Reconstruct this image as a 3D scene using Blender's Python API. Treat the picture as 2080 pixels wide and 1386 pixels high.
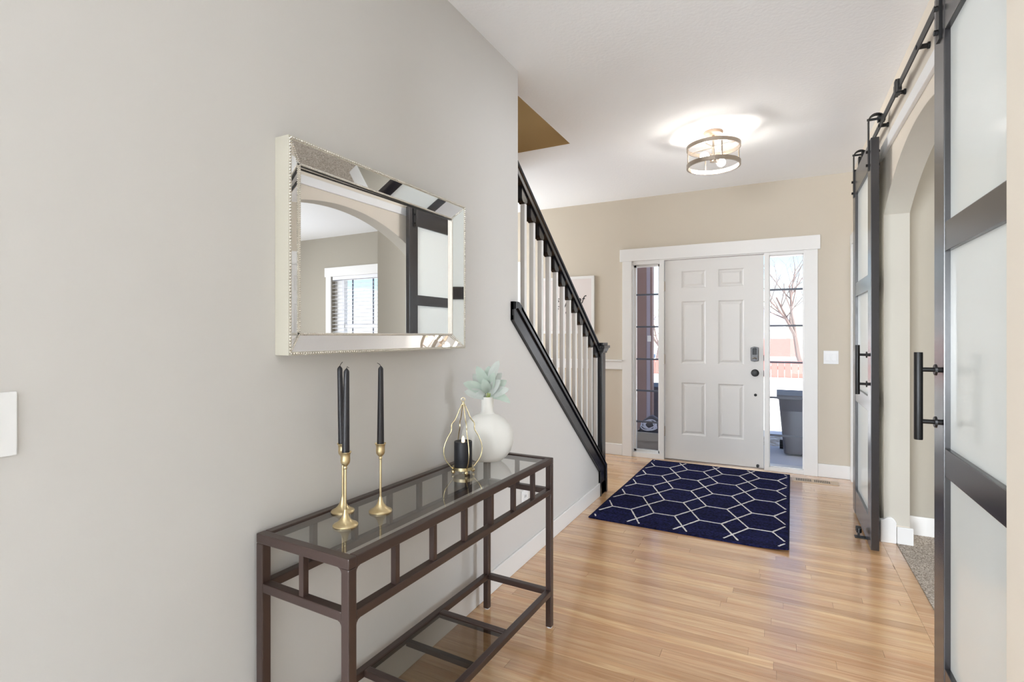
import bpy, bmesh, math, random
from mathutils import Vector, Matrix
random.seed(7)
for _o in list(bpy.data.objects):
    bpy.data.objects.remove(_o, do_unlink=True)
scene = bpy.context.scene
COL = scene.collection
R = math.radians

# ------------------------------------------------------------------ camera
cam_d = bpy.data.cameras.new('camera')
cam_d.sensor_width = 36.0
cam_d.lens = 36.0 * 1051.0 / 2080.0
cam_d.shift_y = -11.0 / 2080.0
cam_d.clip_start = 0.02
cam = bpy.data.objects.new('camera', cam_d)
cam.location = (0, 0, 1.27)
cam.rotation_euler = (R(90), 0, R(27.28))
COL.objects.link(cam)
scene.camera = cam

# ------------------------------------------------------------------ world, sun, added area lights, exposure
world = bpy.data.worlds.new('sky'); scene.world = world
world.use_nodes = True
wn = world.node_tree
wn.nodes.clear()
wo = wn.nodes.new('ShaderNodeOutputWorld')
wb = wn.nodes.new('ShaderNodeBackground')
sk = wn.nodes.new('ShaderNodeTexSky')
sk.sky_type = 'NISHITA'
sk.sun_disc = False
sk.sun_elevation = R(38)
sk.sun_rotation = R(140)
sk.altitude = 1500
sk.air_density = 1.0
sk.dust_density = 1.5
wb.inputs['Strength'].default_value = 0.15
wn.links.new(sk.outputs[0], wb.inputs['Color'])
wn.links.new(wb.outputs[0], wo.inputs['Surface'])

sun_d = bpy.data.lights.new('sun', 'SUN')
sun_d.energy = 8.5
sun_d.angle = R(0.6)
sun_d.color = (1.0, 0.96, 0.90)
sun = bpy.data.objects.new('sun', sun_d)
COL.objects.link(sun)
sun.rotation_euler = Vector((-0.50, 0.42, -0.70)).to_track_quat('-Z', 'Y').to_euler()

def added_area_light(name, loc, direction, w, h, power, color=(1.0, 0.985, 0.96)):
    d = bpy.data.lights.new(name, 'AREA')
    d.shape = 'RECTANGLE'; d.size = w; d.size_y = h
    d.energy = power; d.color = color
    o = bpy.data.objects.new(name, d)
    o.location = loc
    o.rotation_euler = Vector(direction).to_track_quat('-Z', 'Y').to_euler()
    COL.objects.link(o)
    return o
# unseen area lights added to brighten the hall; the first pair is behind the camera
COOL = (0.85, 0.918, 1.0)
added_area_light('fill_behind_camera', (-2.35, -6.62, 1.16), (0, 1, .3), 2.4, 2.1, 455, COOL)
added_area_light('fill_behind_camera.001', (1.4, -6.62, 1.16), (0, 1, .3), 2.2, 2.1, 40, COOL)
added_area_light('fill_side_room', (4.92, 3.1, 1.5), (-1, 0, 0), 1.8, 1.4, 80, COOL)  # added source outside an invented opening in the side wall
added_area_light('fill_foyer', (-3.62, 4.76, 1.45), (1, 0, 0), 0.9, 1.6, 25, COOL)  # added to lift the door end of the hall

vs = scene.view_settings
vs.view_transform = 'Standard'
vs.look = 'None'
vs.exposure = 0.88
vs.gamma = 1.0
vs.use_curve_mapping = False

# ------------------------------------------------------------------ materials
def lin(r, g, b):
    def f(v):
        v /= 255.0
        return v / 12.92 if v <= 0.04045 else ((v + 0.055) / 1.055) ** 2.4
    return (f(r), f(g), f(b), 1.0)

def pbr(name, col, rough=0.5, metal=0.0, spec=0.5, bump=None, mottle=0.0, coat=0.0, emis=None):
    m = bpy.data.materials.new(name); m.use_nodes = True
    nt = m.node_tree
    b = nt.nodes['Principled BSDF']
    b.inputs['Base Color'].default_value = col
    b.inputs['Roughness'].default_value = rough
    b.inputs['Metallic'].default_value = metal
    b.inputs['Specular IOR Level'].default_value = spec
    b.inputs['Coat Weight'].default_value = coat
    geo = nt.nodes.new('ShaderNodeNewGeometry')
    if mottle:
        n = nt.nodes.new('ShaderNodeTexNoise')
        n.inputs['Scale'].default_value = 6.0; n.inputs['Detail'].default_value = 4.0
        nt.links.new(geo.outputs['Position'], n.inputs['Vector'])
        mx = nt.nodes.new('ShaderNodeMix'); mx.data_type = 'RGBA'
        mx.inputs['A'].default_value = tuple(c * (1 - mottle) for c in col[:3]) + (1,)
        mx.inputs['B'].default_value = tuple(min(1, c * (1 + mottle)) for c in col[:3]) + (1,)
        nt.links.new(n.outputs['Fac'], mx.inputs['Factor'])
        nt.links.new(mx.outputs['Result'], b.inputs['Base Color'])
    if bump:
        scale, strength, dist = bump
        n2 = nt.nodes.new('ShaderNodeTexNoise')
        n2.inputs['Scale'].default_value = scale; n2.inputs['Detail'].default_value = 3.0
        nt.links.new(geo.outputs['Position'], n2.inputs['Vector'])
        bp = nt.nodes.new('ShaderNodeBump')
        bp.inputs['Strength'].default_value = strength; bp.inputs['Distance'].default_value = dist
        nt.links.new(n2.outputs['Fac'], bp.inputs['Height'])
        nt.links.new(bp.outputs['Normal'], b.inputs['Normal'])
    if emis:
        b.inputs['Emission Color'].default_value = emis[0]
        b.inputs['Emission Strength'].default_value = emis[1]
    return m

def clear_glass(name, tint, ior=1.45, rough=0.0):
    m = bpy.data.materials.new(name); m.use_nodes = True
    nt = m.node_tree; nt.nodes.clear()
    o = nt.nodes.new('ShaderNodeOutputMaterial')
    t = nt.nodes.new('ShaderNodeBsdfTransparent'); t.inputs['Color'].default_value = tint
    g = nt.nodes.new('ShaderNodeBsdfGlossy'); g.inputs['Roughness'].default_value = rough
    g.inputs['Color'].default_value = (1, 1, 1, 1)
    f = nt.nodes.new('ShaderNodeFresnel'); f.inputs['IOR'].default_value = ior
    mx = nt.nodes.new('ShaderNodeMixShader')
    ge = nt.nodes.new('ShaderNodeNewGeometry')
    inv = nt.nodes.new('ShaderNodeMath'); inv.operation = 'SUBTRACT'; inv.inputs[0].default_value = 1.0
    nt.links.new(ge.outputs['Backfacing'], inv.inputs[1])
    fm = nt.nodes.new('ShaderNodeMath'); fm.operation = 'MULTIPLY'
    nt.links.new(f.outputs[0], fm.inputs[0]); nt.links.new(inv.outputs[0], fm.inputs[1])
    nt.links.new(fm.outputs[0], mx.inputs[0])
    nt.links.new(t.outputs[0], mx.inputs[1]); nt.links.new(g.outputs[0], mx.inputs[2])
    nt.links.new(mx.outputs[0], o.inputs['Surface'])
    return m

def frosted(name, col):
    m = bpy.data.materials.new(name); m.use_nodes = True
    nt = m.node_tree; nt.nodes.clear()
    o = nt.nodes.new('ShaderNodeOutputMaterial')
    d = nt.nodes.new('ShaderNodeBsdfDiffuse'); d.inputs['Color'].default_value = col
    t = nt.nodes.new('ShaderNodeBsdfTranslucent'); t.inputs['Color'].default_value = col
    g = nt.nodes.new('ShaderNodeBsdfGlossy'); g.inputs['Roughness'].default_value = 0.12
    f = nt.nodes.new('ShaderNodeFresnel'); f.inputs['IOR'].default_value = 1.4
    m1 = nt.nodes.new('ShaderNodeMixShader'); m1.inputs[0].default_value = 0.08
    m2 = nt.nodes.new('ShaderNodeMixShader')
    nt.links.new(d.outputs[0], m1.inputs[1]); nt.links.new(t.outputs[0], m1.inputs[2])
    ge = nt.nodes.new('ShaderNodeNewGeometry')
    inv = nt.nodes.new('ShaderNodeMath'); inv.operation = 'SUBTRACT'; inv.inputs[0].default_value = 1.0
    nt.links.new(ge.outputs['Backfacing'], inv.inputs[1])
    fm = nt.nodes.new('ShaderNodeMath'); fm.operation = 'MULTIPLY'
    nt.links.new(f.outputs[0], fm.inputs[0]); nt.links.new(inv.outputs[0], fm.inputs[1])
    nt.links.new(fm.outputs[0], m2.inputs[0])
    nt.links.new(m1.outputs[0], m2.inputs[1]); nt.links.new(g.outputs[0], m2.inputs[2])
    nt.links.new(m2.outputs[0], o.inputs['Surface'])
    return m

def wood_floor(name, rough=0.22, per_object=True):
    m = bpy.data.materials.new(name); m.use_nodes = True
    nt = m.node_tree; b = nt.nodes['Principled BSDF']
    geo = nt.nodes.new('ShaderNodeNewGeometry')
    oi = nt.nodes.new('ShaderNodeObjectInfo')
    add = nt.nodes.new('ShaderNodeVectorMath'); add.operation = 'MULTIPLY_ADD'
    cmb = nt.nodes.new('ShaderNodeCombineXYZ')
    nt.links.new(oi.outputs['Random'], cmb.inputs[0]); nt.links.new(oi.outputs['Random'], cmb.inputs[2])
    nt.links.new(cmb.outputs[0], add.inputs[0])
    add.inputs[1].default_value = (37.0, 0, 53.0)
    nt.links.new(geo.outputs['Position'], add.inputs[2])
    mp = nt.nodes.new('ShaderNodeMapping'); mp.inputs['Scale'].default_value = (1.1, 16.0, 1.0)
    nt.links.new(add.outputs[0], mp.inputs['Vector'])
    n = nt.nodes.new('ShaderNodeTexNoise'); n.inputs['Scale'].default_value = 2.2
    n.inputs['Detail'].default_value = 5.0; n.inputs['Distortion'].default_value = 0.9
    nt.links.new(mp.outputs[0], n.inputs['Vector'])
    ramp = nt.nodes.new('ShaderNodeValToRGB')
    e = ramp.color_ramp.elements
    e[0].position = 0.28; e[0].color = lin(204, 153, 106)
    e[1].position = 0.72; e[1].color = lin(232, 194, 148)
    nt.links.new(n.outputs['Fac'], ramp.inputs['Fac'])
    mp2 = nt.nodes.new('ShaderNodeMapping'); mp2.inputs['Scale'].default_value = (3.0, 120.0, 1.0)
    nt.links.new(add.outputs[0], mp2.inputs['Vector'])
    n2 = nt.nodes.new('ShaderNodeTexNoise'); n2.inputs['Scale'].default_value = 2.0; n2.inputs['Detail'].default_value = 3.0
    nt.links.new(mp2.outputs[0], n2.inputs['Vector'])
    r2 = nt.nodes.new('ShaderNodeMapRange')
    r2.inputs['From Min'].default_value = 0.3; r2.inputs['From Max'].default_value = 0.7
    r2.inputs['To Min'].default_value = 0.90; r2.inputs['To Max'].default_value = 1.05
    nt.links.new(n2.outputs['Fac'], r2.inputs['Value'])
    # board to board tone
    rr = nt.nodes.new('ShaderNodeValToRGB')
    e = rr.color_ramp.elements
    e[0].position = 0.0; e[0].color = (0.80, 0.74, 0.68, 1)
    e[1].position = 1.0; e[1].color = (1.08, 1.07, 1.02, 1)
    k = rr.color_ramp.elements.new(0.35); k.color = (0.98, 0.93, 0.92, 1)
    k = rr.color_ramp.elements.new(0.7); k.color = (1.0, 1.0, 0.98, 1)
    nt.links.new(oi.outputs['Random'], rr.inputs['Fac'])
    mul = nt.nodes.new('ShaderNodeMix'); mul.data_type = 'RGBA'; mul.blend_type = 'MULTIPLY'
    mul.inputs['Factor'].default_value = 1.0
    nt.links.new(ramp.outputs['Color'], mul.inputs['A']); nt.links.new(rr.outputs['Color'], mul.inputs['B'])
    mul2 = nt.nodes.new('ShaderNodeMix'); mul2.data_type = 'RGBA'; mul2.blend_type = 'MULTIPLY'
    mul2.inputs['Factor'].default_value = 1.0
    nt.links.new(mul.outputs['Result'], mul2.inputs['A']); nt.links.new(r2.outputs[0], mul2.inputs['B'])
    nt.links.new(mul2.outputs['Result'], b.inputs['Base Color'])
    b.inputs['Roughness'].default_value = rough
    b.inputs['Coat Weight'].default_value = 1.0
    b.inputs['Coat Roughness'].default_value = 0.16
    b.inputs['Coat IOR'].default_value = 1.6
    bp = nt.nodes.new('ShaderNodeBump'); bp.inputs['Strength'].default_value = 0.06; bp.inputs['Distance'].default_value = 0.004
    n3 = nt.nodes.new('ShaderNodeTexNoise'); n3.inputs['Scale'].default_value = 9.0
    nt.links.new(geo.outputs['Position'], n3.inputs['Vector'])
    nt.links.new(n3.outputs['Fac'], bp.inputs['Height'])
    nt.links.new(bp.outputs['Normal'], b.inputs['Normal'])
    return m

def carpet_mat(name, c1, c2, scale, strength=0.9):
    m = bpy.data.materials.new(name); m.use_nodes = True
    nt = m.node_tree; b = nt.nodes['Principled BSDF']
    geo = nt.nodes.new('ShaderNodeNewGeometry')
    n = nt.nodes.new('ShaderNodeTexNoise'); n.inputs['Scale'].default_value = scale; n.inputs['Detail'].default_value = 4.0
    nt.links.new(geo.outputs['Position'], n.inputs['Vector'])
    ramp = nt.nodes.new('ShaderNodeValToRGB')
    e = ramp.color_ramp.elements
    e[0].position = 0.36; e[0].color = c1
    e[1].position = 0.64; e[1].color = c2
    nt.links.new(n.outputs['Fac'], ramp.inputs['Fac'])
    nt.links.new(ramp.outputs['Color'], b.inputs['Base Color'])
    b.inputs['Roughness'].default_value = 0.95
    b.inputs['Specular IOR Level'].default_value = 0.1
    b.inputs['Sheen Weight'].default_value = 0.0
    bp = nt.nodes.new('ShaderNodeBump'); bp.inputs['Strength'].default_value = strength; bp.inputs['Distance'].default_value = 0.006
    nt.links.new(n.outputs['Fac'], bp.inputs['Height'])
    nt.links.new(bp.outputs['Normal'], b.inputs['Normal'])
    return m

M = {}
M['wall_left'] = pbr('paint_beige_daylit', lin(212, 209, 205), 0.75, spec=0.25, bump=(240, 0.10, 0.001))  # same beige paint, paler and neutral: the daylight on it is in the colour
M['wall_front'] = pbr('paint_beige', lin(207, 197, 181), 0.8, spec=0.2, bump=(240, 0.10, 0.001))
M['wall_right'] = pbr('paint_cream', lin(226, 215, 199), 0.75, spec=0.2, bump=(240, 0.10, 0.001))
M['wall_room'] = pbr('paint_greige', lin(172, 165, 152), 0.8, spec=0.2, bump=(240, 0.10, 0.001))
M['wall_arch'] = pbr('paint_arch_greige', lin(200, 194, 182), 0.8, spec=0.2, bump=(240, 0.10, 0.001))
M['wall_shaft'] = pbr('paint_tan', lin(192, 158, 108), 0.85, spec=0.1)
M['ceiling'] = pbr('ceiling_knockdown', lin(249, 249, 249), 0.9, spec=0.1, bump=(55, 0.35, 0.004))
M['trim'] = pbr('white_trim', lin(234, 232, 229), 0.35, spec=0.4)
M['door'] = pbr('door_white', lin(224, 221, 217), 0.4, spec=0.4)
M['black'] = pbr('black_paint', lin(17, 17, 24), 0.22, spec=0.75)
M['blackmetal'] = pbr('black_metal', lin(17, 16, 16), 0.42, spec=0.45)
M['bronze'] = pbr('door_dark_bronze', lin(36, 33, 35), 0.24, spec=1.0)
M['table'] = pbr('brown_tube_steel', lin(62, 46, 41), 0.33, metal=0.0, spec=0.6, bump=(160, 0.05, 0.001))
M['smoke'] = clear_glass('smoked_glass', (0.81, 0.82, 0.81, 1), ior=1.9)
M['smoke_shelf'] = clear_glass('smoked_glass_shelf', (0.66, 0.65, 0.62, 1), ior=1.5)
M['pane'] = clear_glass('window_glass', (0.97, 0.98, 0.98, 1), ior=1.40)
M['frost'] = frosted('frosted_glass', lin(246, 249, 244))
M['mirror'] = pbr('mirror_silver', (0.90, 0.91, 0.92, 1), 0.0, metal=1.0)
M['mirrorfacet'] = pbr('mirror_facet', (0.88, 0.88, 0.87, 1), 0.015, metal=1.0)
M['champagne'] = pbr('champagne_frame', lin(206, 201, 186), 0.42, metal=0.1)
M['silverbead'] = pbr('silver_bead', lin(226, 222, 214), 0.25, metal=0.75)
M['brass'] = pbr('brushed_brass', lin(222, 203, 160), 0.28, metal=1.0, bump=(300, 0.05, 0.0005))
M['gold'] = pbr('pale_gold', lin(220, 204, 164), 0.26, metal=1.0)
M['candle'] = pbr('black_wax', lin(30, 29, 34), 0.36, spec=0.5)
M['pillar'] = pbr('black_wax_matte', lin(26, 27, 34), 0.48, spec=0.5)
M['wick'] = pbr('wick', lin(20, 18, 18), 0.9)
M['flame'] = pbr('led_flame', lin(255, 226, 170), 0.5, emis=((1.0, 0.74, 0.40, 1), 2.2))
M['ceramic'] = pbr('white_ceramic', lin(234, 232, 226), 0.65, spec=0.3, bump=(300, 0.12, 0.0008))
M['leaf'] = pbr('sage_leaf', lin(226, 238, 228), 0.75, spec=0.2, mottle=0.10)
M['leafpale'] = pbr('pale_leaf', lin(240, 245, 240), 0.75, spec=0.2, mottle=0.05)
M['stem'] = pbr('green_stem', lin(150, 168, 84), 0.6)
M['rug'] = carpet_mat('navy_rug_pile', lin(12, 13, 36), lin(36, 38, 84), 70.0, 0.6)
_nt = M['rug'].node_tree
_ge = _nt.nodes.new('ShaderNodeNewGeometry'); _mp = _nt.nodes.new('ShaderNodeMapping'); _mp.inputs['Scale'].default_value = (1.2, 14.0, 1.0)
_no = _nt.nodes.new('ShaderNodeTexNoise'); _no.inputs['Scale'].default_value = 1.6; _no.inputs['Detail'].default_value = 3.0
_mr = _nt.nodes.new('ShaderNodeMapRange'); _mr.inputs['From Min'].default_value = .3; _mr.inputs['From Max'].default_value = .7
_mr.inputs['To Min'].default_value = .55; _mr.inputs['To Max'].default_value = 1.25
_mm = _nt.nodes.new('ShaderNodeMix'); _mm.data_type = 'RGBA'; _mm.blend_type = 'MULTIPLY'; _mm.inputs['Factor'].default_value = 1.0
_nt.links.new(_ge.outputs['Position'], _mp.inputs['Vector']); _nt.links.new(_mp.outputs[0], _no.inputs['Vector'])
_nt.links.new(_no.outputs['Fac'], _mr.inputs['Value'])
_rp = [n for n in _nt.nodes if n.type == 'VALTORGB'][0]
_nt.links.new(_rp.outputs['Color'], _mm.inputs['A']); _nt.links.new(_mr.outputs[0], _mm.inputs['B'])
_nt.links.new(_mm.outputs['Result'], _nt.nodes['Principled BSDF'].inputs['Base Color'])
M['ruglines'] = pbr('rug_ivory_yarn', lin(222, 218, 214), 0.95, spec=0.1, bump=(400, 0.6, 0.003))
M['rugedge'] = pbr('rug_binding', lin(24, 25, 42), 0.9, spec=0.1)
M['carpet'] = carpet_mat('carpet_greige', lin(120, 108, 96), lin(204, 192, 178), 150.0)
M['oak'] = wood_floor('oak_strip')
M['bounce_floor'] = carpet_mat('pale_bounce_floor', lin(205, 204, 202), lin(232, 231, 229), 120.0)  # invented pale neutral floor, keeps the bounce light bright and cool
M['oakgap'] = pbr('oak_gap', lin(118, 76, 44), 0.7)
M['nickel'] = pbr('brushed_nickel', lin(176, 164, 150), 0.32, metal=0.9)
M['nickelwarm'] = pbr('nickel_canopy', lin(176, 152, 134), 0.4, metal=0.5)
M['bulb'] = pbr('bulb_glow', (1, 1, 1, 1), 0.4, emis=((1.0, 0.95, 0.89, 1), 70.0))
M['plate'] = pbr('white_plastic', lin(240, 240, 240), 0.35)
M['slot'] = pbr('dark_slot', lin(40, 38, 36), 0.7)
M['vent'] = pbr('vent_oak_metal', lin(206, 184, 158), 0.45)
M['muntin'] = pbr('grille_grey', lin(92, 96, 108), 0.5)
M['paper'] = pbr('print_paper', lin(226, 216, 212), 0.6)
M['ink'] = pbr('print_ink', lin(30, 28, 30), 0.7)
M['lock'] = pbr('lock_dark', lin(48, 44, 44), 0.3, metal=0.0)
# outdoors
M['concrete'] = pbr('porch_concrete', lin(205, 208, 214), 0.9, mottle=0.06)
M['snow'] = pbr('snow_ground', lin(242, 243, 245), 0.95, mottle=0.04)
M['gravel'] = carpet_mat('dry_grass', lin(168, 152, 132), lin(230, 224, 216), 14.0)
M['post'] = pbr('porch_post_brown', lin(150, 126, 122), 0.7, mottle=0.1)
M['posttrim'] = pbr('post_grey', lin(176, 170, 186), 0.7)
M['bin'] = pbr('bin_grey_plastic', lin(92, 92, 102), 0.55, mottle=0.08)
M['card'] = pbr('cardboard', lin(176, 168, 160), 0.9, mottle=0.05)
M['cable'] = pbr('pale_cable', lin(206, 208, 224), 0.6)
M['redwood'] = pbr('red_fence', lin(196, 110, 104), 0.85, mottle=0.12)
M['siding'] = pbr('white_siding', lin(226, 226, 230), 0.8)
M['roofgrey'] = pbr('grey_roof', lin(150, 152, 164), 0.9, mottle=0.1)
M['bark'] = pbr('bark', lin(128, 112, 108), 0.9, mottle=0.2)
M['blind'] = pbr('blind_white', lin(236, 236, 240), 0.5)

# ------------------------------------------------------------------ building helpers
WM = {}
def wm(o):
    return WM.get(o.name, Matrix.Identity(4))

def tag(o, label=None, cat=None, group=None, kind=None):
    if label: o['label'] = label
    if cat: o['category'] = cat
    if group: o['group'] = group
    if kind: o['kind'] = kind
    return o

def thing(name, loc, label, cat, group=None, rz=0.0):
    o = bpy.data.objects.new(name, None)
    o.empty_display_size = 0.1
    o.location = loc; o.rotation_euler = (0, 0, rz)
    COL.objects.link(o)
    WM[o.name] = Matrix.Translation(Vector(loc)) @ Matrix.Rotation(rz, 4, 'Z')
    return tag(o, label, cat, group)

class MB:
    """collects shapes in one bmesh; build() links them as ONE mesh object"""
    def __init__(self):
        self.bm = bmesh.new()
    def box(self, x0, x1, y0, y1, z0, z1):
        r = bmesh.ops.create_cube(self.bm, size=1.0)
        for v in r['verts']:
            v.co = Vector(((x0 + x1) / 2 + v.co.x * (x1 - x0), (y0 + y1) / 2 + v.co.y * (y1 - y0), (z0 + z1) / 2 + v.co.z * (z1 - z0)))
        return self
    def prism(self, pts, axis, a, b):
        """polygon in the plane normal to axis, extruded from a to b"""
        def mk(p, t):
            if axis == 'x': return (t, p[0], p[1])
            if axis == 'y': return (p[0], t, p[1])
            return (p[0], p[1], t)
        lo = [self.bm.verts.new(mk(p, a)) for p in pts]
        hi = [self.bm.verts.new(mk(p, b)) for p in pts]
        self.bm.faces.new(lo); self.bm.faces.new(list(reversed(hi)))
        n = len(pts)
        for i in range(n):
            self.bm.faces.new((lo[i], hi[i], hi[(i + 1) % n], lo[(i + 1) % n]))
        return self
    def lathe(self, cx, cy, prof, seg=32, sx=1.0, sy=1.0, rot=0.0):
        """profile (radius, z) turned about a vertical axis"""
        rings = []
        cr, sr = math.cos(rot), math.sin(rot)
        for r, z in prof:
            if r < 1e-5:
                rings.append([self.bm.verts.new((cx, cy, z))])
            else:
                ring = []
                for i in range(seg):
                    a = 2 * math.pi * i / seg
                    x, y = r * math.cos(a) * sx, r * math.sin(a) * sy
                    ring.append(self.bm.verts.new((cx + x * cr - y * sr, cy + x * sr + y * cr, z)))
                rings.append(ring)
        for A, B in zip(rings[:-1], rings[1:]):
            for i in range(seg):
                j = (i + 1) % seg
                if len(A) == 1 and len(B) == 1: continue
                if len(A) == 1: self.bm.faces.new((A[0], B[j], B[i]))
                elif len(B) == 1: self.bm.faces.new((A[i], A[j], B[0]))
                else: self.bm.faces.new((A[i], A[j], B[j], B[i]))
        for ring, flip in ((rings[0], True), (rings[-1], False)):
            if len(ring) > 2:
                self.bm.faces.new(list(reversed(ring)) if flip else ring)
        return self
    def tube(self, pts, r, seg=8, closed=False):
        """round bar along a path; r is a number or one radius per point"""
        pts = [Vector(p) for p in pts]
        n = len(pts)
        rr = r if isinstance(r, (list, tuple)) else [r] * n
        rings = []
        prev = None
        for i, p in enumerate(pts):
            if closed: t = (pts[(i + 1) % n] - pts[i - 1]).normalized()
            elif i == 0: t = (pts[1] - p).normalized()
            elif i == n - 1: t = (p - pts[i - 1]).normalized()
            else: t = (pts[i + 1] - pts[i - 1]).normalized()
            if prev is None:
                ref = Vector((0, 0, 1)) if abs(t.z) < 0.9 else Vector((1, 0, 0))
                u = t.cross(ref).normalized()
            else:
                u = (prev - t * prev.dot(t)).normalized()
            prev = u
            w = t.cross(u)
            rings.append([self.bm.verts.new(p + (u * math.cos(2 * math.pi * k / seg) + w * math.sin(2 * math.pi * k / seg)) * rr[i]) for k in range(seg)])
        m = n if closed else n - 1
        for i in range(m):
            A, B = rings[i], rings[(i + 1) % n]
            for k in range(seg):
                j = (k + 1) % seg
                self.bm.faces.new((A[k], A[j], B[j], B[k]))
        if not closed:
            self.bm.faces.new(list(reversed(rings[0]))); self.bm.faces.new(rings[-1])
        return self
    def ball(self, c, r, sub=2):
        bmesh.ops.create_icosphere(self.bm, subdivisions=sub, radius=r, matrix=Matrix.Translation(Vector(c)))
        return self
    def ring(self, cx, cy, z0, z1, r0, r1, seg=64):
        """flat band: a tube with square section about the vertical"""
        P = [(r0, z0), (r1, z0), (r1, z1), (r0, z1)]
        rings = []
        for i in range(seg):
            a = 2 * math.pi * i / seg
            rings.append([self.bm.verts.new((cx + r * math.cos(a), cy + r * math.sin(a), z)) for r, z in P])
        for i in range(seg):
            A, B = rings[i], rings[(i + 1) % seg]
            for k in range(4):
                j = (k + 1) % 4
                self.bm.faces.new((A[k], B[k], B[j], A[j]))
        return self
    def quad(self, a, b, c, d):
        self.bm.faces.new([self.bm.verts.new(p) for p in (a, b, c, d)])
        return self
    def build(self, name, mat, parent=None, local=False, bevel=0.0, smooth=False, bseg=2):
        bm = self.bm
        bmesh.ops.recalc_face_normals(bm, faces=bm.faces[:])
        if bevel:
            es = [e for e in bm.edges if len(e.link_faces) == 2 and e.calc_face_angle(0) > 0.5]
            bmesh.ops.bevel(bm, geom=es, offset=bevel, segments=bseg, profile=0.6, affect='EDGES', clamp_overlap=True)
        me = bpy.data.meshes.new(name)
        o = bpy.data.objects.new(name, me)
        if parent is not None:
            W = wm(parent)
            if not local:
                bm.transform(W.inverted())
            o.parent = parent
            WM[o.name] = W.copy()
        else:
            xs = [v.co for v in bm.verts]
            c = Vector(((min(v.x for v in xs) + max(v.x for v in xs)) / 2, (min(v.y for v in xs) + max(v.y for v in xs)) / 2, min(v.z for v in xs)))
            bm.transform(Matrix.Translation(-c))
            o.location = c
            WM[o.name] = Matrix.Translation(c)
        bm.to_mesh(me); bm.free()
        if smooth:
            for p in me.polygons: p.use_smooth = True
            if hasattr(me, 'set_sharp_from_angle'):
                me.set_sharp_from_angle(angle=R(40))
        me.materials.append(M[mat] if isinstance(mat, str) else mat)
        COL.objects.link(o)
        return o

def structure(mb, name, mat, parent=None, bevel=0.0):
    o = mb.build(name, mat, parent, bevel=bevel)
    if parent is None: o['kind'] = 'structure'
    return o

def copy_tree(o, parent=None):
    c = o.copy(); COL.objects.link(c)
    c.parent = parent
    for ch in list(o.children):
        copy_tree(ch, c)
    return c

# ------------------------------------------------------------------ the setting: shell
XL, XR, D, H = -1.265, 0.575, 5.42, 2.712
WT = 0.13
ARC_C, ARC_Z, ARC_R = 2.95, 0.562, 1.73

# ceiling around the stairwell opening
cb = MB()
cb.box(-1.393, 5.0, -6.55, D + .16, H, H + .15)
cb.box(-4.2, -2.402, -6.55, D + .16, H, H + .15)
cb.box(-2.402, -1.393, -6.55, 0.498, H, H + .15)
cb.box(-2.402, -1.393, 3.652, D + .16, H, H + .15)
structure(cb, 'ceiling', 'ceiling')
# stairwell going up
s = MB()
s.box(-2.402, -2.40, .498, 3.652, H, 5.3)
s.box(-1.395, -1.393, .498, 3.652, H, 5.3)
s.box(-2.40, -1.395, 3.65, 3.652, H, 5.3)
s.box(-2.40, -1.395, .498, .5, H, 5.3)
s.box(-2.50, -1.295, .4, 3.75, 5.3, 5.4)
structure(s, 'wall_stairwell', 'wall_shaft')

# left wall, its low end under the stair, the far wall of the stair
structure(MB().prism([(-.6, 0), (4.06, 0), (4.06, .222), (2.523, 1.40), (2.523, H), (-.6, H)], 'x', XL - WT, XL), 'wall_left', 'wall_left')
structure(MB().box(-2.53, -2.40, -0.6, 4.15, 0, H), 'wall_stair_far', 'wall_front')
structure(MB().box(-3.6, -3.5, 4.0, 4.3, 0, H).box(-3.6, -3.5, 5.22, D, 0, H).box(-3.6, -3.5, 4.3, 5.22, 0, .6).box(-3.6, -3.5, 4.3, 5.22, 2.3, H).box(-3.5, -2.53, 4.0, 4.1, 0, H), 'wall_foyer', 'wall_front')

# front wall with the entry opening and the side room window
OX0, OX1, OZ = -1.378, 0.208, 2.05
WX0, WX1, WZ0, WZ1 = 1.95, 3.40, 0.70, 2.13
fw = MB()
fw.box(-3.6, OX0, D, D + .16, 0, H)
fw.box(OX0, OX1, D, D + .16, OZ, H)
fw.box(OX1, .705, D, D + .16, 0, H)
structure(fw, 'wall_front', 'wall_front')
fw = MB()
fw.box(.705, WX0, D, D + .16, 0, H)
fw.box(WX0, WX1, D, D + .16, 0, WZ0)
fw.box(WX0, WX1, D, D + .16, WZ1, H)
fw.box(WX1, 4.9, D, D + .16, 0, H)
structure(fw, 'wall_front_room', 'wall_room')

# right wall with the arch
J0, J1 = ARC_C - .938, ARC_C + .938
pts = [(1.40, 0), (J0, 0)]
NA = 36
a0 = math.asin(.938 / ARC_R)
for i in range(NA + 1):
    a = -a0 + 2 * a0 * i / NA
    pts.append((ARC_C + ARC_R * math.sin(a), ARC_Z + ARC_R * math.cos(a)))
pts += [(J1, 0), (D, 0), (D, H), (1.40, H)]
structure(MB().prism(pts, 'x', XR, XR + WT), 'wall_right', 'wall_right')
# greige painted lining of the arch
ap = [(J0 + .0005, 0.11)] + [(ARC_C + (ARC_R - .0005) * math.sin(-a0 + 2 * a0 * i / NA), ARC_Z + (ARC_R - .0005) * math.cos(-a0 + 2 * a0 * i / NA)) for i in range(NA + 1)] + [(J1 - .0005, 0.11)]
ai = [(ARC_C + (p[0] - ARC_C) * .9985, p[1] - (.0015 if p[1] > .2 else 0)) for p in ap]
structure(MB().prism(ap + list(reversed(ai)), 'x', XR + .0005, XR + WT - .0005), 'trim_8', 'wall_arch')
structure(MB().box(.4075, .705, -0.6, 1.40, 0, H), 'wall_right_near', 'wall_right', bevel=0.018)
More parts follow.
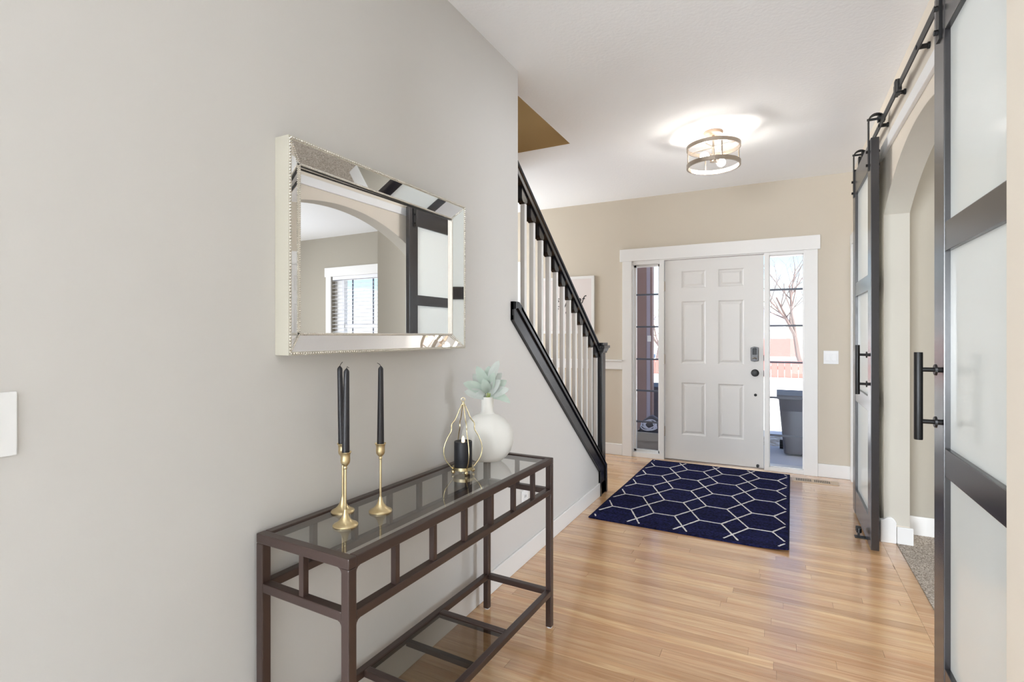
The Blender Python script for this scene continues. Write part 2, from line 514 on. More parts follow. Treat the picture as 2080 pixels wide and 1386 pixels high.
# side room
structure(MB().box(.705, 1.285, 4.11, D, 0, H), 'wall_room_closet', 'wall_room')
r_ = MB()
r_.box(4.8, 4.9, .4, 2.2, 0, H); r_.box(4.8, 4.9, 4.0, D, 0, H)
r_.box(4.8, 4.9, 2.2, 4.0, 0, .8); r_.box(4.8, 4.9, 2.2, 4.0, 2.2, H)
structure(r_, 'wall_room_side', 'wall_room')
structure(MB().box(.705, 4.9, .3, .4, 0, H), 'wall_room_near', 'wall_room')
# living room behind the camera
b_ = MB()
for x0, x1, z0, z1 in ((-4.2, -3.55, 0, H), (-1.15, .3, 0, H), (2.5, 3.6, 0, H), (-3.55, -1.15, 2.22, H), (.3, 2.5, 2.22, H)):
    b_.box(x0, x1, -6.55, -6.4, z0, z1)
structure(b_, 'wall_back', 'wall_left')
structure(MB().box(3.4, 3.55, -6.4, -.5, 0, H).box(.705, 3.55, -.6, -.5, 0, H), 'wall_living_right', 'wall_left')
structure(MB().box(-4.2, -4.05, -6.4, -.5, 0, H).box(-4.2, -2.53, -.6, -.5, 0, H), 'wall_living_left', 'wall_left')

# floor: slab, oak boards nearest the view as single boards, pale floor for bounce light farther behind the camera
fl = structure(MB().box(-3.6, .705, 1.05, D + .16, -.12, -.007), 'floor', 'oakgap')
bw = 0.057
unit = bpy.data.meshes.new('board')
ub = bmesh.new()
bmesh.ops.create_cube(ub, size=1.0)
for v in ub.verts: v.co.z -= 0.5
ub.to_mesh(unit); ub.free()
unit.materials.append(M['oak'])
flW = wm(fl).inverted()
def board(x0, x1, y0, y1):
    o = bpy.data.objects.new('board', unit)
    g = 0.0005
    o.location = flW @ Vector(((x0 + x1) / 2, (y0 + y1) / 2, random.uniform(-.0003, 0)))
    o.scale = (x1 - x0 - 2 * g, y1 - y0 - 2 * g, 0.010)
    o.parent = fl
    COL.objects.link(o)
row = 0
y = 1.06
rnd = random.Random(11)
while y < D - .01:
    y1 = min(y + bw, D)
    spans = []
    x_end = XR + (.005 if (y < J0 or y > J1) else -.012)
    x_start = XL - .01 if y < 4.14 else -3.5
    x = x_start - rnd.uniform(0, .9)
    while x < x_end:
        L_ = rnd.uniform(.55, 1.75)
        a, b = max(x, x_start), min(x + L_, x_end)
        if b - a > .02: board(a, b, y, y1)
        x += L_
    y = y1
board(XR - .012, XR + .063, J0, 2.95); board(XR - .012, XR + .063, 2.95, J1)
structure(MB().box(-4.05, 3.55, -6.4, 1.05, -.12, 0), 'floor_living', 'bounce_floor')
structure(MB().box(XR + .063, 4.9, .3, D, -.12, .004), 'floor_carpet', 'carpet')

# baseboards
def basebd(name, mb, parent=None):
    return structure(mb, name, 'trim', parent, bevel=0.005)
basebd('baseboard_left', MB().box(XL, XL + .012, -.6, 4.095, 0, .105))
basebd('baseboard_front', MB().box(-3.5, -1.475, D - .016, D, 0, .118))
basebd('baseboard_front_right', MB().box(.312, XR, D - .016, D, 0, .118))
basebd('baseboard_right', MB().box(XR - .016, XR, J1 + .02, 4.55, 0, .11))
basebd('baseboard_right_jamb', MB().box(XR + .065, XR + WT + .016, J1 - .016, J1, 0, .105))
basebd('baseboard_arch_corner', MB().prism([(XR - .018, 0), (XR + .062, 0), (XR + .062, .13), (XR + .05, .15), (XR + .035, .158), (XR + .015, .155), (XR - .003, .14), (XR - .018, .135)], 'y', J1 - .018, J1 + .018))
basebd('baseboard_room', MB().box(.705, 1.285, 4.11 - .016, 4.11, 0, .12))
structure(MB().box(-3.5, -1.472, D - .018, D, .91, 1.01).box(-3.5, -1.472, D - .028, D, .995, 1.012), 'trim_1', 'trim', bevel=0.004)
# plain white header strip under the door track
structure(MB().box(XR - .02, XR, 1.45, 3.95, 2.36, 2.425), 'trim_2', 'trim', bevel=0.004)
# casing seen on the front wall beyond the stair
structure(MB().box(-2.78, -2.655, D - .02, D, .12, 2.13), 'trim_3', 'trim', bevel=0.004)

# ------------------------------------------------------------------ entry: casing, door, sidelights
c_ = MB()
c_.box(-1.472, OX0 + .004, D - .02, D + .01, 0, 2.05)
c_.box(OX1 - .004, .312, D - .02, D + .01, 0, 2.05)
c_.box(-1.499, .332, D - .026, D + .01, 2.05, 2.178)
structure(c_, 'trim_4', 'trim', bevel=0.003)
# frame of the whole unit
jf = MB()
jf.box(OX0, -1.362, D + .0, D + .15, 0, OZ)
jf.box(-1.090, -1.043, D - .005, D + .15, 0, OZ)
jf.box(-.122, -.080, D - .005, D + .15, 0, OZ)
jf.box(.200, OX1, D - .005, D + .15, 0, OZ)
jf.box(-1.362, -1.090, D - .005, D + .15, 2.012, OZ)
jf.box(-1.043, -.122, D - .005, D + .15, 2.040, OZ)
jf.box(-.080, .200, D - .005, D + .15, 2.022, OZ)
jf.box(-1.362, -1.090, D - .005, D + .15, 0, .050)
jf.box(-.080, .200, D - .005, D + .15, 0, .040)
structure(jf, 'trim_5', 'trim', bevel=0.002)
structure(MB().box(-1.043, -.122, D + .0, D + .15, 0, .012), 'trim_6', 'nickel')

def raised_panels(x0, x1, z0, z1, yf, yb, cols, rows):
    """door leaf with raised panels pressed into its room side (faces -Y)"""
    mb = MB(); bm = mb.bm
    xs = sorted({x0, x1, *[c for p in cols for c in p]})
    zs = sorted({z0, z1, *[c for p in rows for c in p]})
    def V(x, y, z): return bm.verts.new((x, y, z))
    for i in range(len(xs) - 1):
        for j in range(len(zs) - 1):
            a, b, c, d = xs[i], xs[i + 1], zs[j], zs[j + 1]
            if (a, b) in cols and (c, d) in rows:
                prev = None
                for ins, dep in ((0, 0), (.012, .009), (.022, .009), (.040, .003)):
                    rg = [V(a + ins, yf + dep, c + ins), V(b - ins, yf + dep, c + ins), V(b - ins, yf + dep, d - ins), V(a + ins, yf + dep, d - ins)]
                    if prev:
                        for k in range(4):
                            bm.faces.new((prev[k], prev[(k + 1) % 4], rg[(k + 1) % 4], rg[k]))
                    prev = rg
                bm.faces.new(prev)
            else:
                bm.faces.new((V(a, yf, c), V(b, yf, c), V(b, yf, d), V(a, yf, d)))
    A = [(x0, yf, z0), (x1, yf, z0), (x1, yf, z1), (x0, yf, z1)]
    B = [(p[0], yb, p[2]) for p in A]
    bm.faces.new([V(*p) for p in B])
    for k in range(4):
        j = (k + 1) % 4
        bm.faces.new((V(*A[k]), V(*B[k]), V(*B[j]), V(*A[j])))
    bmesh.ops.remove_doubles(bm, verts=bm.verts[:], dist=1e-5)
    return mb
dr = bpy.data.objects.new('door_1', None); dr.location = (-.58, D + .03, 0); COL.objects.link(dr)
WM[dr.name] = Matrix.Translation(dr.location); dr['kind'] = 'structure'
YF = D + .012
raised_panels(-1.038, -.127, .016, 2.036, YF, YF + .044, [(-.874, -.644), (-.528, -.297)], [(1.748, 1.92), (.990, 1.615), (.270, .798)]).build('door_leaf', 'door', dr)
for hz in (1.774, 1.028, .292):
    hg = MB().lathe(-1.0405, YF - .006, [(.0065, hz - .05), (.0065, hz + .05)], 12)
    hg.box(-1.046, -1.036, YF - .002, YF + .004, hz - .048, hz + .048)
    hg.build('hinge', 'nickel', dr)
lk = MB().prism([(-.238, 1.03), (-.205, 1.022), (-.170, 1.03), (-.170, 1.156), (-.205, 1.164), (-.238, 1.156)], 'y', YF - .028, YF).build('door_lock', 'lock', dr, bevel=.004)
MB().box(-.222, -.188, YF - .036, YF - .026, 1.09, 1.15).build('lock_cover', 'blackmetal', lk, bevel=.003)
MB().tube([(-.222, YF - .034, 1.050), (-.205, YF - .04, 1.062), (-.186, YF - .034, 1.050)], .006, 8).build('lock_turn', 'nickel', lk)
def disc_y(mb, cx, cz, y0, prof, seg=28):
    """profile (radius, distance out of the door) turned about the Y axis"""
    rings = []
    for r, d in prof:
        rings.append([mb.bm.verts.new((cx + r * math.cos(2 * math.pi * k / seg), y0 - d, cz + r * math.sin(2 * math.pi * k / seg))) for k in range(seg)])
    for A, B in zip(rings[:-1], rings[1:]):
        for k in range(seg):
            j = (k + 1) % seg
            mb.bm.faces.new((A[k], A[j], B[j], B[k]))
    mb.bm.faces.new(rings[0]); mb.bm.faces.new(rings[-1])
    return mb
disc_y(MB(), -.201, .915, YF, [(.035, 0), (.035, .006), (.016, .010), (.013, .030), (.024, .040), (.027, .055), (.022, .066), (.010, .068)]).build('door_knob', 'blackmetal', dr, smooth=True)
disc_y(MB(), -.197, .705, YF, [(.013, 0), (.013, .005), (.006, .008)]).build('bolt_cover', 'blackmetal', dr)
disc_y(MB(), -.178, .035, YF, [(.014, 0), (.012, .02), (.012, .03)]).build('door_stop', 'blackmetal', dr)
MB().box(-.1275, -.1235, YF - .003, YF + .02, 1.03, 1.085).build('latch_plate', 'slot', dr)
MB().box(-.1275, -.1235, YF - .003, YF + .02, .885, .94).build('latch_plate', 'slot', dr)

def sidelight(name, x0, x1, z0, z1, bars, gy, inset):
    w = bpy.data.objects.new(name, None); w.location = ((x0 + x1) / 2, gy, z0); COL.objects.link(w)
    WM[w.name] = Matrix.Translation(w.location); w['kind'] = 'structure'
    st = MB()
    t = inset
    st.box(x0, x0 + t, gy - .012, gy + .02, z0, z1); st.box(x1 - t, x1, gy - .012, gy + .02, z0, z1)
    st.box(x0, x1, gy - .012, gy + .02, z0, z0 + t); st.box(x0, x1, gy - .012, gy + .02, z1 - t, z1)
    st.build('window_stop', 'trim', w)
    zz = [z0 + t] + list(reversed(bars)) + [z1 - t]
    for a, b in zip(zz[:-1], zz[1:]):
        MB().box(x0 + t, x1 - t, gy, gy + .004, a, b).build('pane', 'pane', w)
    for b in bars:
        MB().box(x0 + t, x1 - t, gy - .008, gy + .014, b - .0085, b + .0085).build('muntin', 'muntin', w)
sidelight('window_1', -1.362, -1.090, .050, 2.012, [1.700, 1.362, 1.022, .690, .362], D + .06, .022)
sidelight('window_2', -.080, .200, .040, 2.022, [1.700, 1.362, 1.020, .688, .333], D + .03, .006)

# side room window with its blind
w3 = bpy.data.objects.new('window_3', None); w3.location = ((WX0 + WX1) / 2, D, WZ0); COL.objects.link(w3)
WM[w3.name] = Matrix.Translation(w3.location); w3['kind'] = 'structure'
cs = MB()
cs.box(WX0 - .10, WX0, D - .02, D, WZ0 - .1, WZ1 + .12); cs.box(WX1, WX1 + .10, D - .02, D, WZ0 - .1, WZ1 + .12)
cs.box(WX0 - .12, WX1 + .12, D - .025, D, WZ1, WZ1 + .13); cs.box(WX0 - .12, WX1 + .12, D - .04, D, WZ0 - .06, WZ0)
cs.build('window_casing', 'trim', w3)
wf = MB()
wf.box(WX0, WX0 + .05, D + .06, D + .13, WZ0, WZ1); wf.box(WX1 - .19, WX1, D + .06, D + .13, WZ0, WZ1)
wf.box(WX0, WX1, D + .06, D + .13, WZ0, WZ0 + .05); wf.box(WX0, WX1, D + .06, D + .13, WZ1 - .05, WZ1)
wf.box(WX0, WX1, D + .07, D + .13, 1.39, 1.44)
wf.build('window_frame', 'trim', w3)
for a, b in ((WZ0 + .05, 1.39), (1.44, WZ1 - .05)):
    MB().box(WX0 + .05, WX1 - .05, D + .09, D + .095, a, b).build('pane', 'pane', w3)
for x in (2.28, 2.675, 3.07):
    MB().box(x - .008, x + .008, D + .084, D + .10, WZ0 + .05, WZ1 - .05).build('muntin', 'muntin', w3)
bl = thing('window_blind', ((WX0 + WX1) / 2, D + .025, WZ0), 'white slatted blind hanging in the window beyond the arch', 'blind')
MB().box(WX0 + .01, WX1 - .01, D + .005, D + .045, WZ1 - .05, WZ1).build('head_rail', 'blind', bl)
sl_me = None
nsl = 26
for k in range(nsl):
    z = WZ0 + .04 + (WZ1 - .06 - WZ0 - .04) * k / (nsl - 1)
    if sl_me is None:
        sl = MB()
        ang = R(12)
        cx, cz = .024 * math.cos(ang), .024 * math.sin(ang)
        sl.prism([(D + .025 - cx, z - cz), (D + .025 + cx, z + cz), (D + .025 + cx, z + cz + .003), (D + .025 - cx, z - cz + .003)], 'x', WX0 + .012, WX1 - .012)
        s0 = sl.build('slat', 'blind', bl); sl_me = s0; z_0 = z
    else:
        o = s0.copy(); COL.objects.link(o); o.location.z += z - z_0
for x in (2.15, 2.45, 3.2):
    MB().box(x - .004, x + .004, D + .022, D + .028, WZ0 + .02, WZ1 - .04).build('ladder_cord', 'blind', bl)

# closet door in the right wall beyond the barn door
d3 = bpy.data.objects.new('door_2', None); d3.location = (XR, 4.95, 0); COL.objects.link(d3)
WM[d3.name] = Matrix.Translation(d3.location); d3['kind'] = 'structure'
dc = MB()
dc.box(XR - .018, XR, 4.56, 4.64, 0, 2.06); dc.box(XR - .018, XR, 5.32, 5.40, 0, 2.06); dc.box(XR - .018, XR, 4.54, 5.415, 2.06, 2.15)
dc.build('casing', 'trim', d3, bevel=.003)
MB().box(XR - .008, XR - .001, 4.645, 5.315, .01, 2.055).build('door_leaf', 'trim', d3)
for hz in (1.80, 1.05, .30):
    MB().lathe(XR - .014, 4.642, [(.006, hz - .045), (.006, hz + .045)], 10).build('hinge', 'lock', d3)

# ------------------------------------------------------------------ stair and railing
def cap_z(y): return .225 + (4.095 - y) * .7667
st = MB()
n_st = 14
for k in range(n_st):
    y1 = 4.02 - k * .255
    z1 = .190 * (k + 1)
    if y1 - .255 < .45: break
    st.box(-2.40, XL - WT, y1 - .255, y1, 0 if k < 3 else z1 - .5, z1 - .028)
    st.box(-2.40, XL - WT, y1 - .255, y1 + .025, z1 - .028, z1)
structure(st, 'stairs', 'oak')
sk_ = MB()
sk_.prism([(2.437, 1.353), (2.437, 1.450), (2.498, 1.450), (4.100, .222), (4.112, 0), (3.947, 0), (3.947, .191)], 'x', XL - .002, XL + .012)
# lip along the upper edge and bead along the lower edge
sk_.prism([(2.437, 1.408), (2.437, 1.452), (2.498, 1.452), (4.104, .224), (4.116, 0), (4.085, 0), (4.068, .208), (2.483, 1.418)], 'x', XL - .002, XL + .022)
sk_.prism([(2.437, 1.353), (2.437, 1.380), (3.968, .200), (3.968, 0), (3.947, 0), (3.947, .191)], 'x', XL - .002, XL + .018)
sk_.prism([(2.437, 1.353), (2.437, 1.452), (2.455, 1.452), (2.455, 1.353)], 'x', XL - .002, XL + .022)
# cap on the low wall
sk_.prism([(2.523, cap_z(2.523) - .02), (2.523, cap_z(2.523) + .008), (4.06, cap_z(4.06) + .008), (4.06, cap_z(4.06) - .02)], 'x', XL - WT - .015, XL + .022)
structure(sk_, 'trim_7', 'black', bevel=.002)

rl = thing('stair_railing', (-1.315, 3.3, 0), 'black handrail and newel post with square white balusters on the low stair wall', 'railing')
def rail_top(y): return 2.216 + (2.623 - y) * .7075
RX = -1.315
def rail_profile():
    # (x offset, height below the rail top)
    return [(-.012, 0), (.012, 0), (.026, -.006), (.032, -.018), (.028, -.030), (.020, -.036), (.020, -.046), (.027, -.052), (.027, -.082), (-.027, -.082), (-.027, -.052), (-.020, -.046), (-.020, -.036), (-.028, -.030), (-.032, -.018), (-.026, -.006)]
hr = MB()
A = [hr.bm.verts.new((RX + p[0], 2.526, rail_top(2.526) + p[1])) for p in rail_profile()]
B = [hr.bm.verts.new((RX + p[0], 4.064, rail_top(4.064) + p[1])) for p in rail_profile()]
hr.bm.faces.new(A); hr.bm.faces.new(list(reversed(B)))
for i in range(len(A)):
    j = (i + 1) % len(A)
    hr.bm.faces.new((A[i], B[i], B[j], A[j]))
hr.build('handrail', 'black', rl)
BY = [2.575 + .1204 * k for k in range(13)]
for k, by in enumerate(BY):
    h = .0140
    zb = cap_z(by) + .008 ; zt = rail_top(by) - .082
    sl = .7667 * h
    q = MB()
    z_cut = zt - .052
    q.prism([(by - h, zb + sl - .004), (by + h, zb - sl - .004), (by + h, z_cut), (by - h, z_cut)], 'x', RX - h, RX + h)
    bo = q.build('baluster', 'trim', rl, bevel=.0015)
    fb = MB()
    e0, e1 = by - .056, by + .014
    zz = lambda yy: rail_top(yy) - .080
    fb.prism([(e0, zz(e0)), (e0, z_cut + .022), (e0 + .008, z_cut + .010), (e0 + .018, z_cut + .003), (e0 + .030, z_cut + .005), (e0 + .040, z_cut - .002), (e1 - .012, z_cut + .001), (e1, z_cut + .010), (e1, zz(e1))], 'x', RX - .018, RX + .018)
    fb.build('fillet_block', 'black', bo)
nw = MB().box(-1.362, -1.272, 4.062, 4.152, 0, 1.165)
no = nw.build('newel_post', 'black', rl, bevel=.004)
nc = MB()
nc.box(-1.372, -1.262, 4.052, 4.162, 1.128, 1.142)
nc.prism([(-1.375, 1.142), (-1.259, 1.142), (-1.247, 1.170), (-1.387, 1.170)], 'y', 4.045, 4.169)
nc.box(-1.392, -1.242, 4.032, 4.182, 1.168, 1.190)
nc.box(-1.377, -1.257, 4.047, 4.167, 1.190, 1.212)
nc.build('post_cap', 'black', no, bevel=.003)

# ------------------------------------------------------------------ barn doors and track
def barn_door(label, y0, y1, handle_y):
    X0, X1 = .478, .519
    t = thing('barn_door', ((X0 + X1) / 2, (y0 + y1) / 2, 0), label, 'door', 'barn doors on the arch wall')
    zb, zt, sw = .015, 2.428, .118
    rails = [(zb, .185), (.812, .902), (1.545, 1.640), (2.268, zt)]
    for a, b in ((y0, y0 + sw), (y1 - sw, y1)):
        MB().box(X0, X1, a, b, zb, zt).build('stile', 'bronze', t, bevel=.0025)
    for a, b in rails:
        MB().box(X0 + .002, X1 - .002, y0 + sw, y1 - sw, a, b).build('door_rail', 'bronze', t, bevel=.0025)
    for (_, a), (b, _) in zip(rails[:-1], rails[1:]):
        MB().box(X0 + .0175, X0 + .0235, y0 + sw - .006, y1 - sw + .006, a - .006, b + .006).build('glass_panel', 'frost', t)
    # bar handle
    hx = X0 - .060
    hd = MB().lathe(hx, handle_y, [(.0, .920), (.0118, .920), (.0125, .923), (.0125, 1.211), (.0118, 1.214), (.0, 1.214)], 24).build('handle', 'blackmetal', t, smooth=True)
    for z in (.982, 1.156):
        MB().tube([(hx, handle_y, z), (X0 - .012, handle_y, z)], .0075, 14).build('handle_post', 'blackmetal', hd, smooth=True)
        MB().tube([(X0 - .018, handle_y, z), (X0 - .012, handle_y, z)], [.0175, .0195], 20).tube([(X0 - .012, handle_y, z), (X0, handle_y, z)], .009, 14).build('handle_rosette', 'blackmetal', hd)
    # strap hangers with wheels
    for hy in (y0 + sw / 2 + .01, y1 - sw / 2 - .01):
        tx, wz = .5315, 2.556
        wz2 = 2.546
        path = [(X0 - .003, 2.255), (X0 - .003, wz2)]
        rr = tx + .022 - (X0 - .003)
        for i in range(1, 11):
            a = math.pi - math.pi * i / 10
            path.append((X0 - .003 + rr / 2 + rr / 2 * math.cos(a), wz2 + .038 * math.sin(a)))
        path.append((tx + .022, wz - .02))
        st_ = MB()
        th = .003
        L1, L2 = [], []
        for i, p in enumerate(path):
            q0 = Vector(path[max(0, i - 1)]); q1 = Vector(path[min(len(path) - 1, i + 1)])
            d_ = (q1 - q0).normalized(); nrm = Vector((-d_.y, d_.x))
            L1.append(Vector(p) + nrm * th); L2.append(Vector(p) - nrm * th)
        for i in range(len(path) - 1):
            st_.prism([L1[i], L1[i + 1], L2[i + 1], L2[i]], 'y', hy - .019, hy + .019)
        hg = st_.build('hanger_strap', 'blackmetal', t)
        wl = MB()
        seg = 24
        prof = [(.008, -.011), (.025, -.011), (.025, -.006), (.0205, -.005), (.0205, .005), (.025, .006), (.025, .011), (.008, .011)]
        rings = [[wl.bm.verts.new((tx + d, hy + r * math.cos(2 * math.pi * k / seg), wz + r * math.sin(2 * math.pi * k / seg))) for k in range(seg)] for r, d in prof]
        for i in range(len(rings)):
            Aa, Bb = rings[i], rings[(i + 1) % len(rings)]
            for k in range(seg):
                j = (k + 1) % seg
                wl.bm.faces.new((Aa[k], Aa[j], Bb[j], Bb[k]))
        wl.tube([(X0 - .010, hy, wz), (tx + .028, hy, wz)], .007, 10)
        wl.build('wheel', 'blackmetal', hg)
        for bz in (2.285, 2.365):
            MB().tube([(X0 - .016, hy, bz), (X0, hy, bz)], .009, 6).tube([(X1, hy, bz), (X1 + .012, hy, bz)], .008, 6).build('bolt', 'blackmetal', hg)
    return t
barn_door('dark framed frosted glass barn door slid open on the entry door side of the arch', 3.65, 4.47, 3.70)
barn_door('dark framed frosted glass barn door running behind the rounded cream wall corner', 1.43, 2.262, 2.178)
# latch seen on the edge of the far door guide side
tk = thing('barn_door_track', (.5315, 3.0, 2.5), 'black steel sliding track with spacers on the arch wall', 'door track')
MB().box(.5285, .5345, 1.42, 4.56, 2.495, 2.535).build('track_bar', 'blackmetal', tk, bevel=.001)
for y in (1.84, 2.315, 2.788, 3.262, 3.727, 4.20, 4.50):
    MB().tube([(.5345, y, 2.515), (.566, y, 2.515)], .0105, 14).tube([(.566, y, 2.515), (.575, y, 2.515)], .0145, 14).tube([(.5245, y, 2.515), (.5285, y, 2.515)], .0085, 6).build('spacer', 'blackmetal', tk)
MB().box(.522, .541, 3.155, 3.255, 2.488, 2.545).box(.519, .544, 3.185, 3.225, 2.484, 2.556).build('splice_clamp', 'blackmetal', tk, bevel=.002)
MB().box(.516, .546, 4.505, 4.545, 2.48, 2.575).box(.490, .546, 4.515, 4.538, 2.43, 2.485).build('end_stop', 'blackmetal', tk, bevel=.002)
gd = thing('door_guide', (.465, 3.897, 0), 'small black roller guide screwed to the floor at the barn door', 'door guide')
MB().box(.425, .500, 3.875, 3.918, 0, .006).build('base_plate', 'blackmetal', gd, bevel=.001)
MB().box(.441, .453, 3.888, 3.906, .006, .055).build('guide_stem', 'blackmetal', gd)
MB().tube([(.447, 3.885, .034), (.447, 3.885, .062)], .0145, 16).tube([(.447, 3.915, .034), (.447, 3.915, .062)], .0145, 16).box(.436, .458, 3.885, 3.915, .036, .060).build('guide_roller', 'blackmetal', gd)

# ------------------------------------------------------------------ rug, vent, plates, picture
rug = thing('area_rug', (-.545, 4.38, 0), 'navy blue area rug with ivory trellis lines before the entry door', 'rug', rz=R(-1.1))
rg = MB()
NX, NY = 34, 52
HX, HY = .613, .945
def rug_z(x, y):
    z = .010 + .0012 * math.sin(7 * y + 2 * x) + .0008 * math.sin(11 * x - 3 * y)
    # lifted corner nearest the arch
    cx, cy = max(0, (x - .42) / .19), max(0, (-y - .72) / .22)
    z += .014 * max(0, min(1, cx)) ** 1.6 * max(0, min(1, cy)) ** 1.6
    return z
vv = [[rg.bm.verts.new((-HX + 2 * HX * i / NX, -HY + 2 * HY * j / NY, rug_z(-HX + 2 * HX * i / NX, -HY + 2 * HY * j / NY))) for j in range(NY + 1)] for i in range(NX + 1)]
vb = [[rg.bm.verts.new((v.co.x, v.co.y, v.co.z - .009)) for v in r] for r in vv]
for i in range(NX):
    for j in range(NY):
        rg.bm.faces.new((vv[i][j], vv[i + 1][j], vv[i + 1][j + 1], vv[i][j + 1]))
        rg.bm.faces.new((vb[i][j], vb[i][j + 1], vb[i + 1][j + 1], vb[i + 1][j]))
for i in range(NX):
    for j in (0, NY):
        rg.bm.faces.new((vv[i][j], vv[i + 1][j], vb[i + 1][j], vb[i][j]))
for j in range(NY):
    for i in (0, NX):
        rg.bm.faces.new((vv[i][j], vv[i][j + 1], vb[i][j + 1], vb[i][j]))
rg.build('rug_pile', 'rug', rug, local=True)
# woven trellis: crossings on a grid joined by short bars
segs = []
PX, PY, AX, AY = .305, .336, .083, .168
for k in range(-3, 4):
    for j in range(-4, 5):
        cx, cy = -.006 + PX * k, -.157 + PY * j
        for sx in (-1, 1):
            for sy in (-1, 1):
                segs.append(((cx, cy), (cx + sx * AX, cy + sy * AY)))
        segs.append(((cx + AX, cy + AY), (cx + PX - AX, cy + AY)))
ln = MB()
lr = random.Random(5)
mx_, my_ = HX - .016, HY - .022
for (p, q) in segs:
    n = 14
    w0 = None
    for i in range(n):
        a = Vector(p).lerp(Vector(q), i / n); b = Vector(p).lerp(Vector(q), (i + 1) / n)
        if max(abs(a.x), abs(b.x)) > mx_ or max(abs(a.y), abs(b.y)) > my_:
            w0 = None; continue
        d_ = (b - a).normalized(); nn = Vector((-d_.y, d_.x))
        if w0 is None: w0 = (0.0045 + lr.uniform(-.001, .001), lr.uniform(-.0012, .0012))
        w1 = (0.0045 + lr.uniform(-.0012, .0014), lr.uniform(-.0012, .0012))
        pts = [a + nn * (w0[1] - w0[0]), b + nn * (w1[1] - w1[0]), b + nn * (w1[1] + w1[0]), a + nn * (w0[1] + w0[0])]
        top = [ln.bm.verts.new((v.x, v.y, rug_z(v.x, v.y) + .0022)) for v in pts]
        bot = [ln.bm.verts.new((v.x, v.y, rug_z(v.x, v.y) - .0006)) for v in pts]
        ln.bm.faces.new(top)
        for e in range(4):
            ln.bm.faces.new((top[e], bot[e], bot[(e + 1) % 4], top[(e + 1) % 4]))
        w0 = w1
ln.build('trellis_lines', 'ruglines', rug, local=True)['kind'] = 'stuff'
for s_ in (-1, 1):
    MB().tube([(s_ * HX, -HY + 2 * HY * j / NY, rug_z(s_ * HX, -HY + 2 * HY * j / NY) - .003) for j in range(NY + 1)], .0042, 6).build('edge_binding', 'rugedge', rug, local=True)

fv = thing('floor_vent', (.28, 5.205, 0), 'tan slotted floor vent beside the right sidelight of the entry', 'vent')
MB().box(.105, .455, 5.145, 5.265, 0, .005).build('vent_plate', 'vent', fv, bevel=.002)
for g0 in (.135, .275):
    for k in range(9):
        x = g0 + k * .0135
        MB().box(x, x + .0062, 5.165, 5.245, .0045, .0056).build('vent_slot', 'slot', fv)

sw = thing('light_switch', (.4145, D, 1.016), 'white double rocker switch plate beside the entry casing', 'light switch')
MB().box(.357, .472, D - .006, D, 1.016, 1.134).build('switch_plate', 'plate', sw, bevel=.002)
for x in (.392, .438):
    MB().box(x - .0165, x + .0165, D - .010, D - .005, 1.042, 1.108).build('rocker', 'plate', sw, bevel=.002)
sw = thing('light_switch', (XL, .397, 1.048), 'white switch plate alone on the pale wall left of the mirror', 'light switch')
MB().box(XL, XL + .006, .318, .434, 1.048, 1.166).build('switch_plate', 'plate', sw, bevel=.002)
for y in (.338, .384):
    MB().box(XL + .005, XL + .010, y - .0165, y + .0165, 1.074, 1.140).build('rocker', 'plate', sw, bevel=.002)
ou = thing('wall_outlet', (XL, 2.60, .29), 'white wall outlet low on the wall behind the console table', 'outlet')
MB().box(XL, XL + .006, 2.562, 2.640, .290, .408).build('outlet_plate', 'plate', ou, bevel=.002)
for z in (.325, .373):
    so = MB().box(XL + .005, XL + .0085, 2.584, 2.618, z - .017, z + .017).build('socket', 'plate', ou, bevel=.003)
    MB().box(XL + .008, XL + .0092, 2.592, 2.595, z - .006, z + .008).box(XL + .008, XL + .0092, 2.606, 2.609, z - .006, z + .008).build('socket_slot', 'slot', so)

pc = thing('framed_print', (-2.105, D - .02, 1.29), 'square white framed print with dark script lettering behind the balusters', 'picture')
pf = MB()
def rect_y(x0, x1, z0, z1, y): return [pf.bm.verts.new(v) for v in ((x0, y, z0), (x1, y, z0), (x1, y, z1), (x0, y, z1))]
loops = [rect_y(-2.427, -1.782, 1.291, 1.922, D - .001), rect_y(-2.427, -1.782, 1.291, 1.922, D - .024), rect_y(-2.397, -1.812, 1.321, 1.892, D - .024), rect_y(-2.397, -1.812, 1.321, 1.892, D - .001)]
for Aa, Bb in zip(loops, loops[1:] + loops[:1]):
    for k in range(4):
        pf.bm.faces.new((Aa[k], Aa[(k + 1) % 4], Bb[(k + 1) % 4], Bb[k]))
pf.build('picture_frame', 'trim', pc)
pp = MB().box(-2.40, -1.81, D - .018, D - .004, 1.318, 1.895).build('print_sheet', 'paper', pc)
def text_mesh(s_, size, x, z, yy, parent, shear=.35):
    cu = bpy.data.curves.new('lettering', 'FONT')
    cu.body = s_; cu.size = size; cu.shear = shear; cu.extrude = .0006
    to = bpy.data.objects.new('lettering', cu); COL.objects.link(to)
    bpy.context.view_layer.update()
    dg = bpy.context.evaluated_depsgraph_get()
    me = bpy.data.meshes.new_from_object(to.evaluated_get(dg))
    bpy.data.objects.remove(to, do_unlink=True)
    me.transform(Matrix.Translation((x, yy, z)) @ Matrix.Rotation(R(90), 4, 'X'))
    me.transform(wm(parent).inverted())
    me.name = 'lettering'
    me.materials.clear(); me.materials.append(M['ink'])
    o = bpy.data.objects.new('lettering', me); o.parent = parent
    COL.objects.link(o)
    return o
YL = D - .0186
for ch, size, x, z in (('of', .125, -2.005, 1.625), ('i', .11, -2.05, 1.68), ('s', .10, -2.23, 1.64), ('s', .10, -2.235, 1.555), ('J', .10, -2.13, 1.60), ('c', .10, -2.125, 1.51)):
    text_mesh(ch, size, x, z, YL, pp)

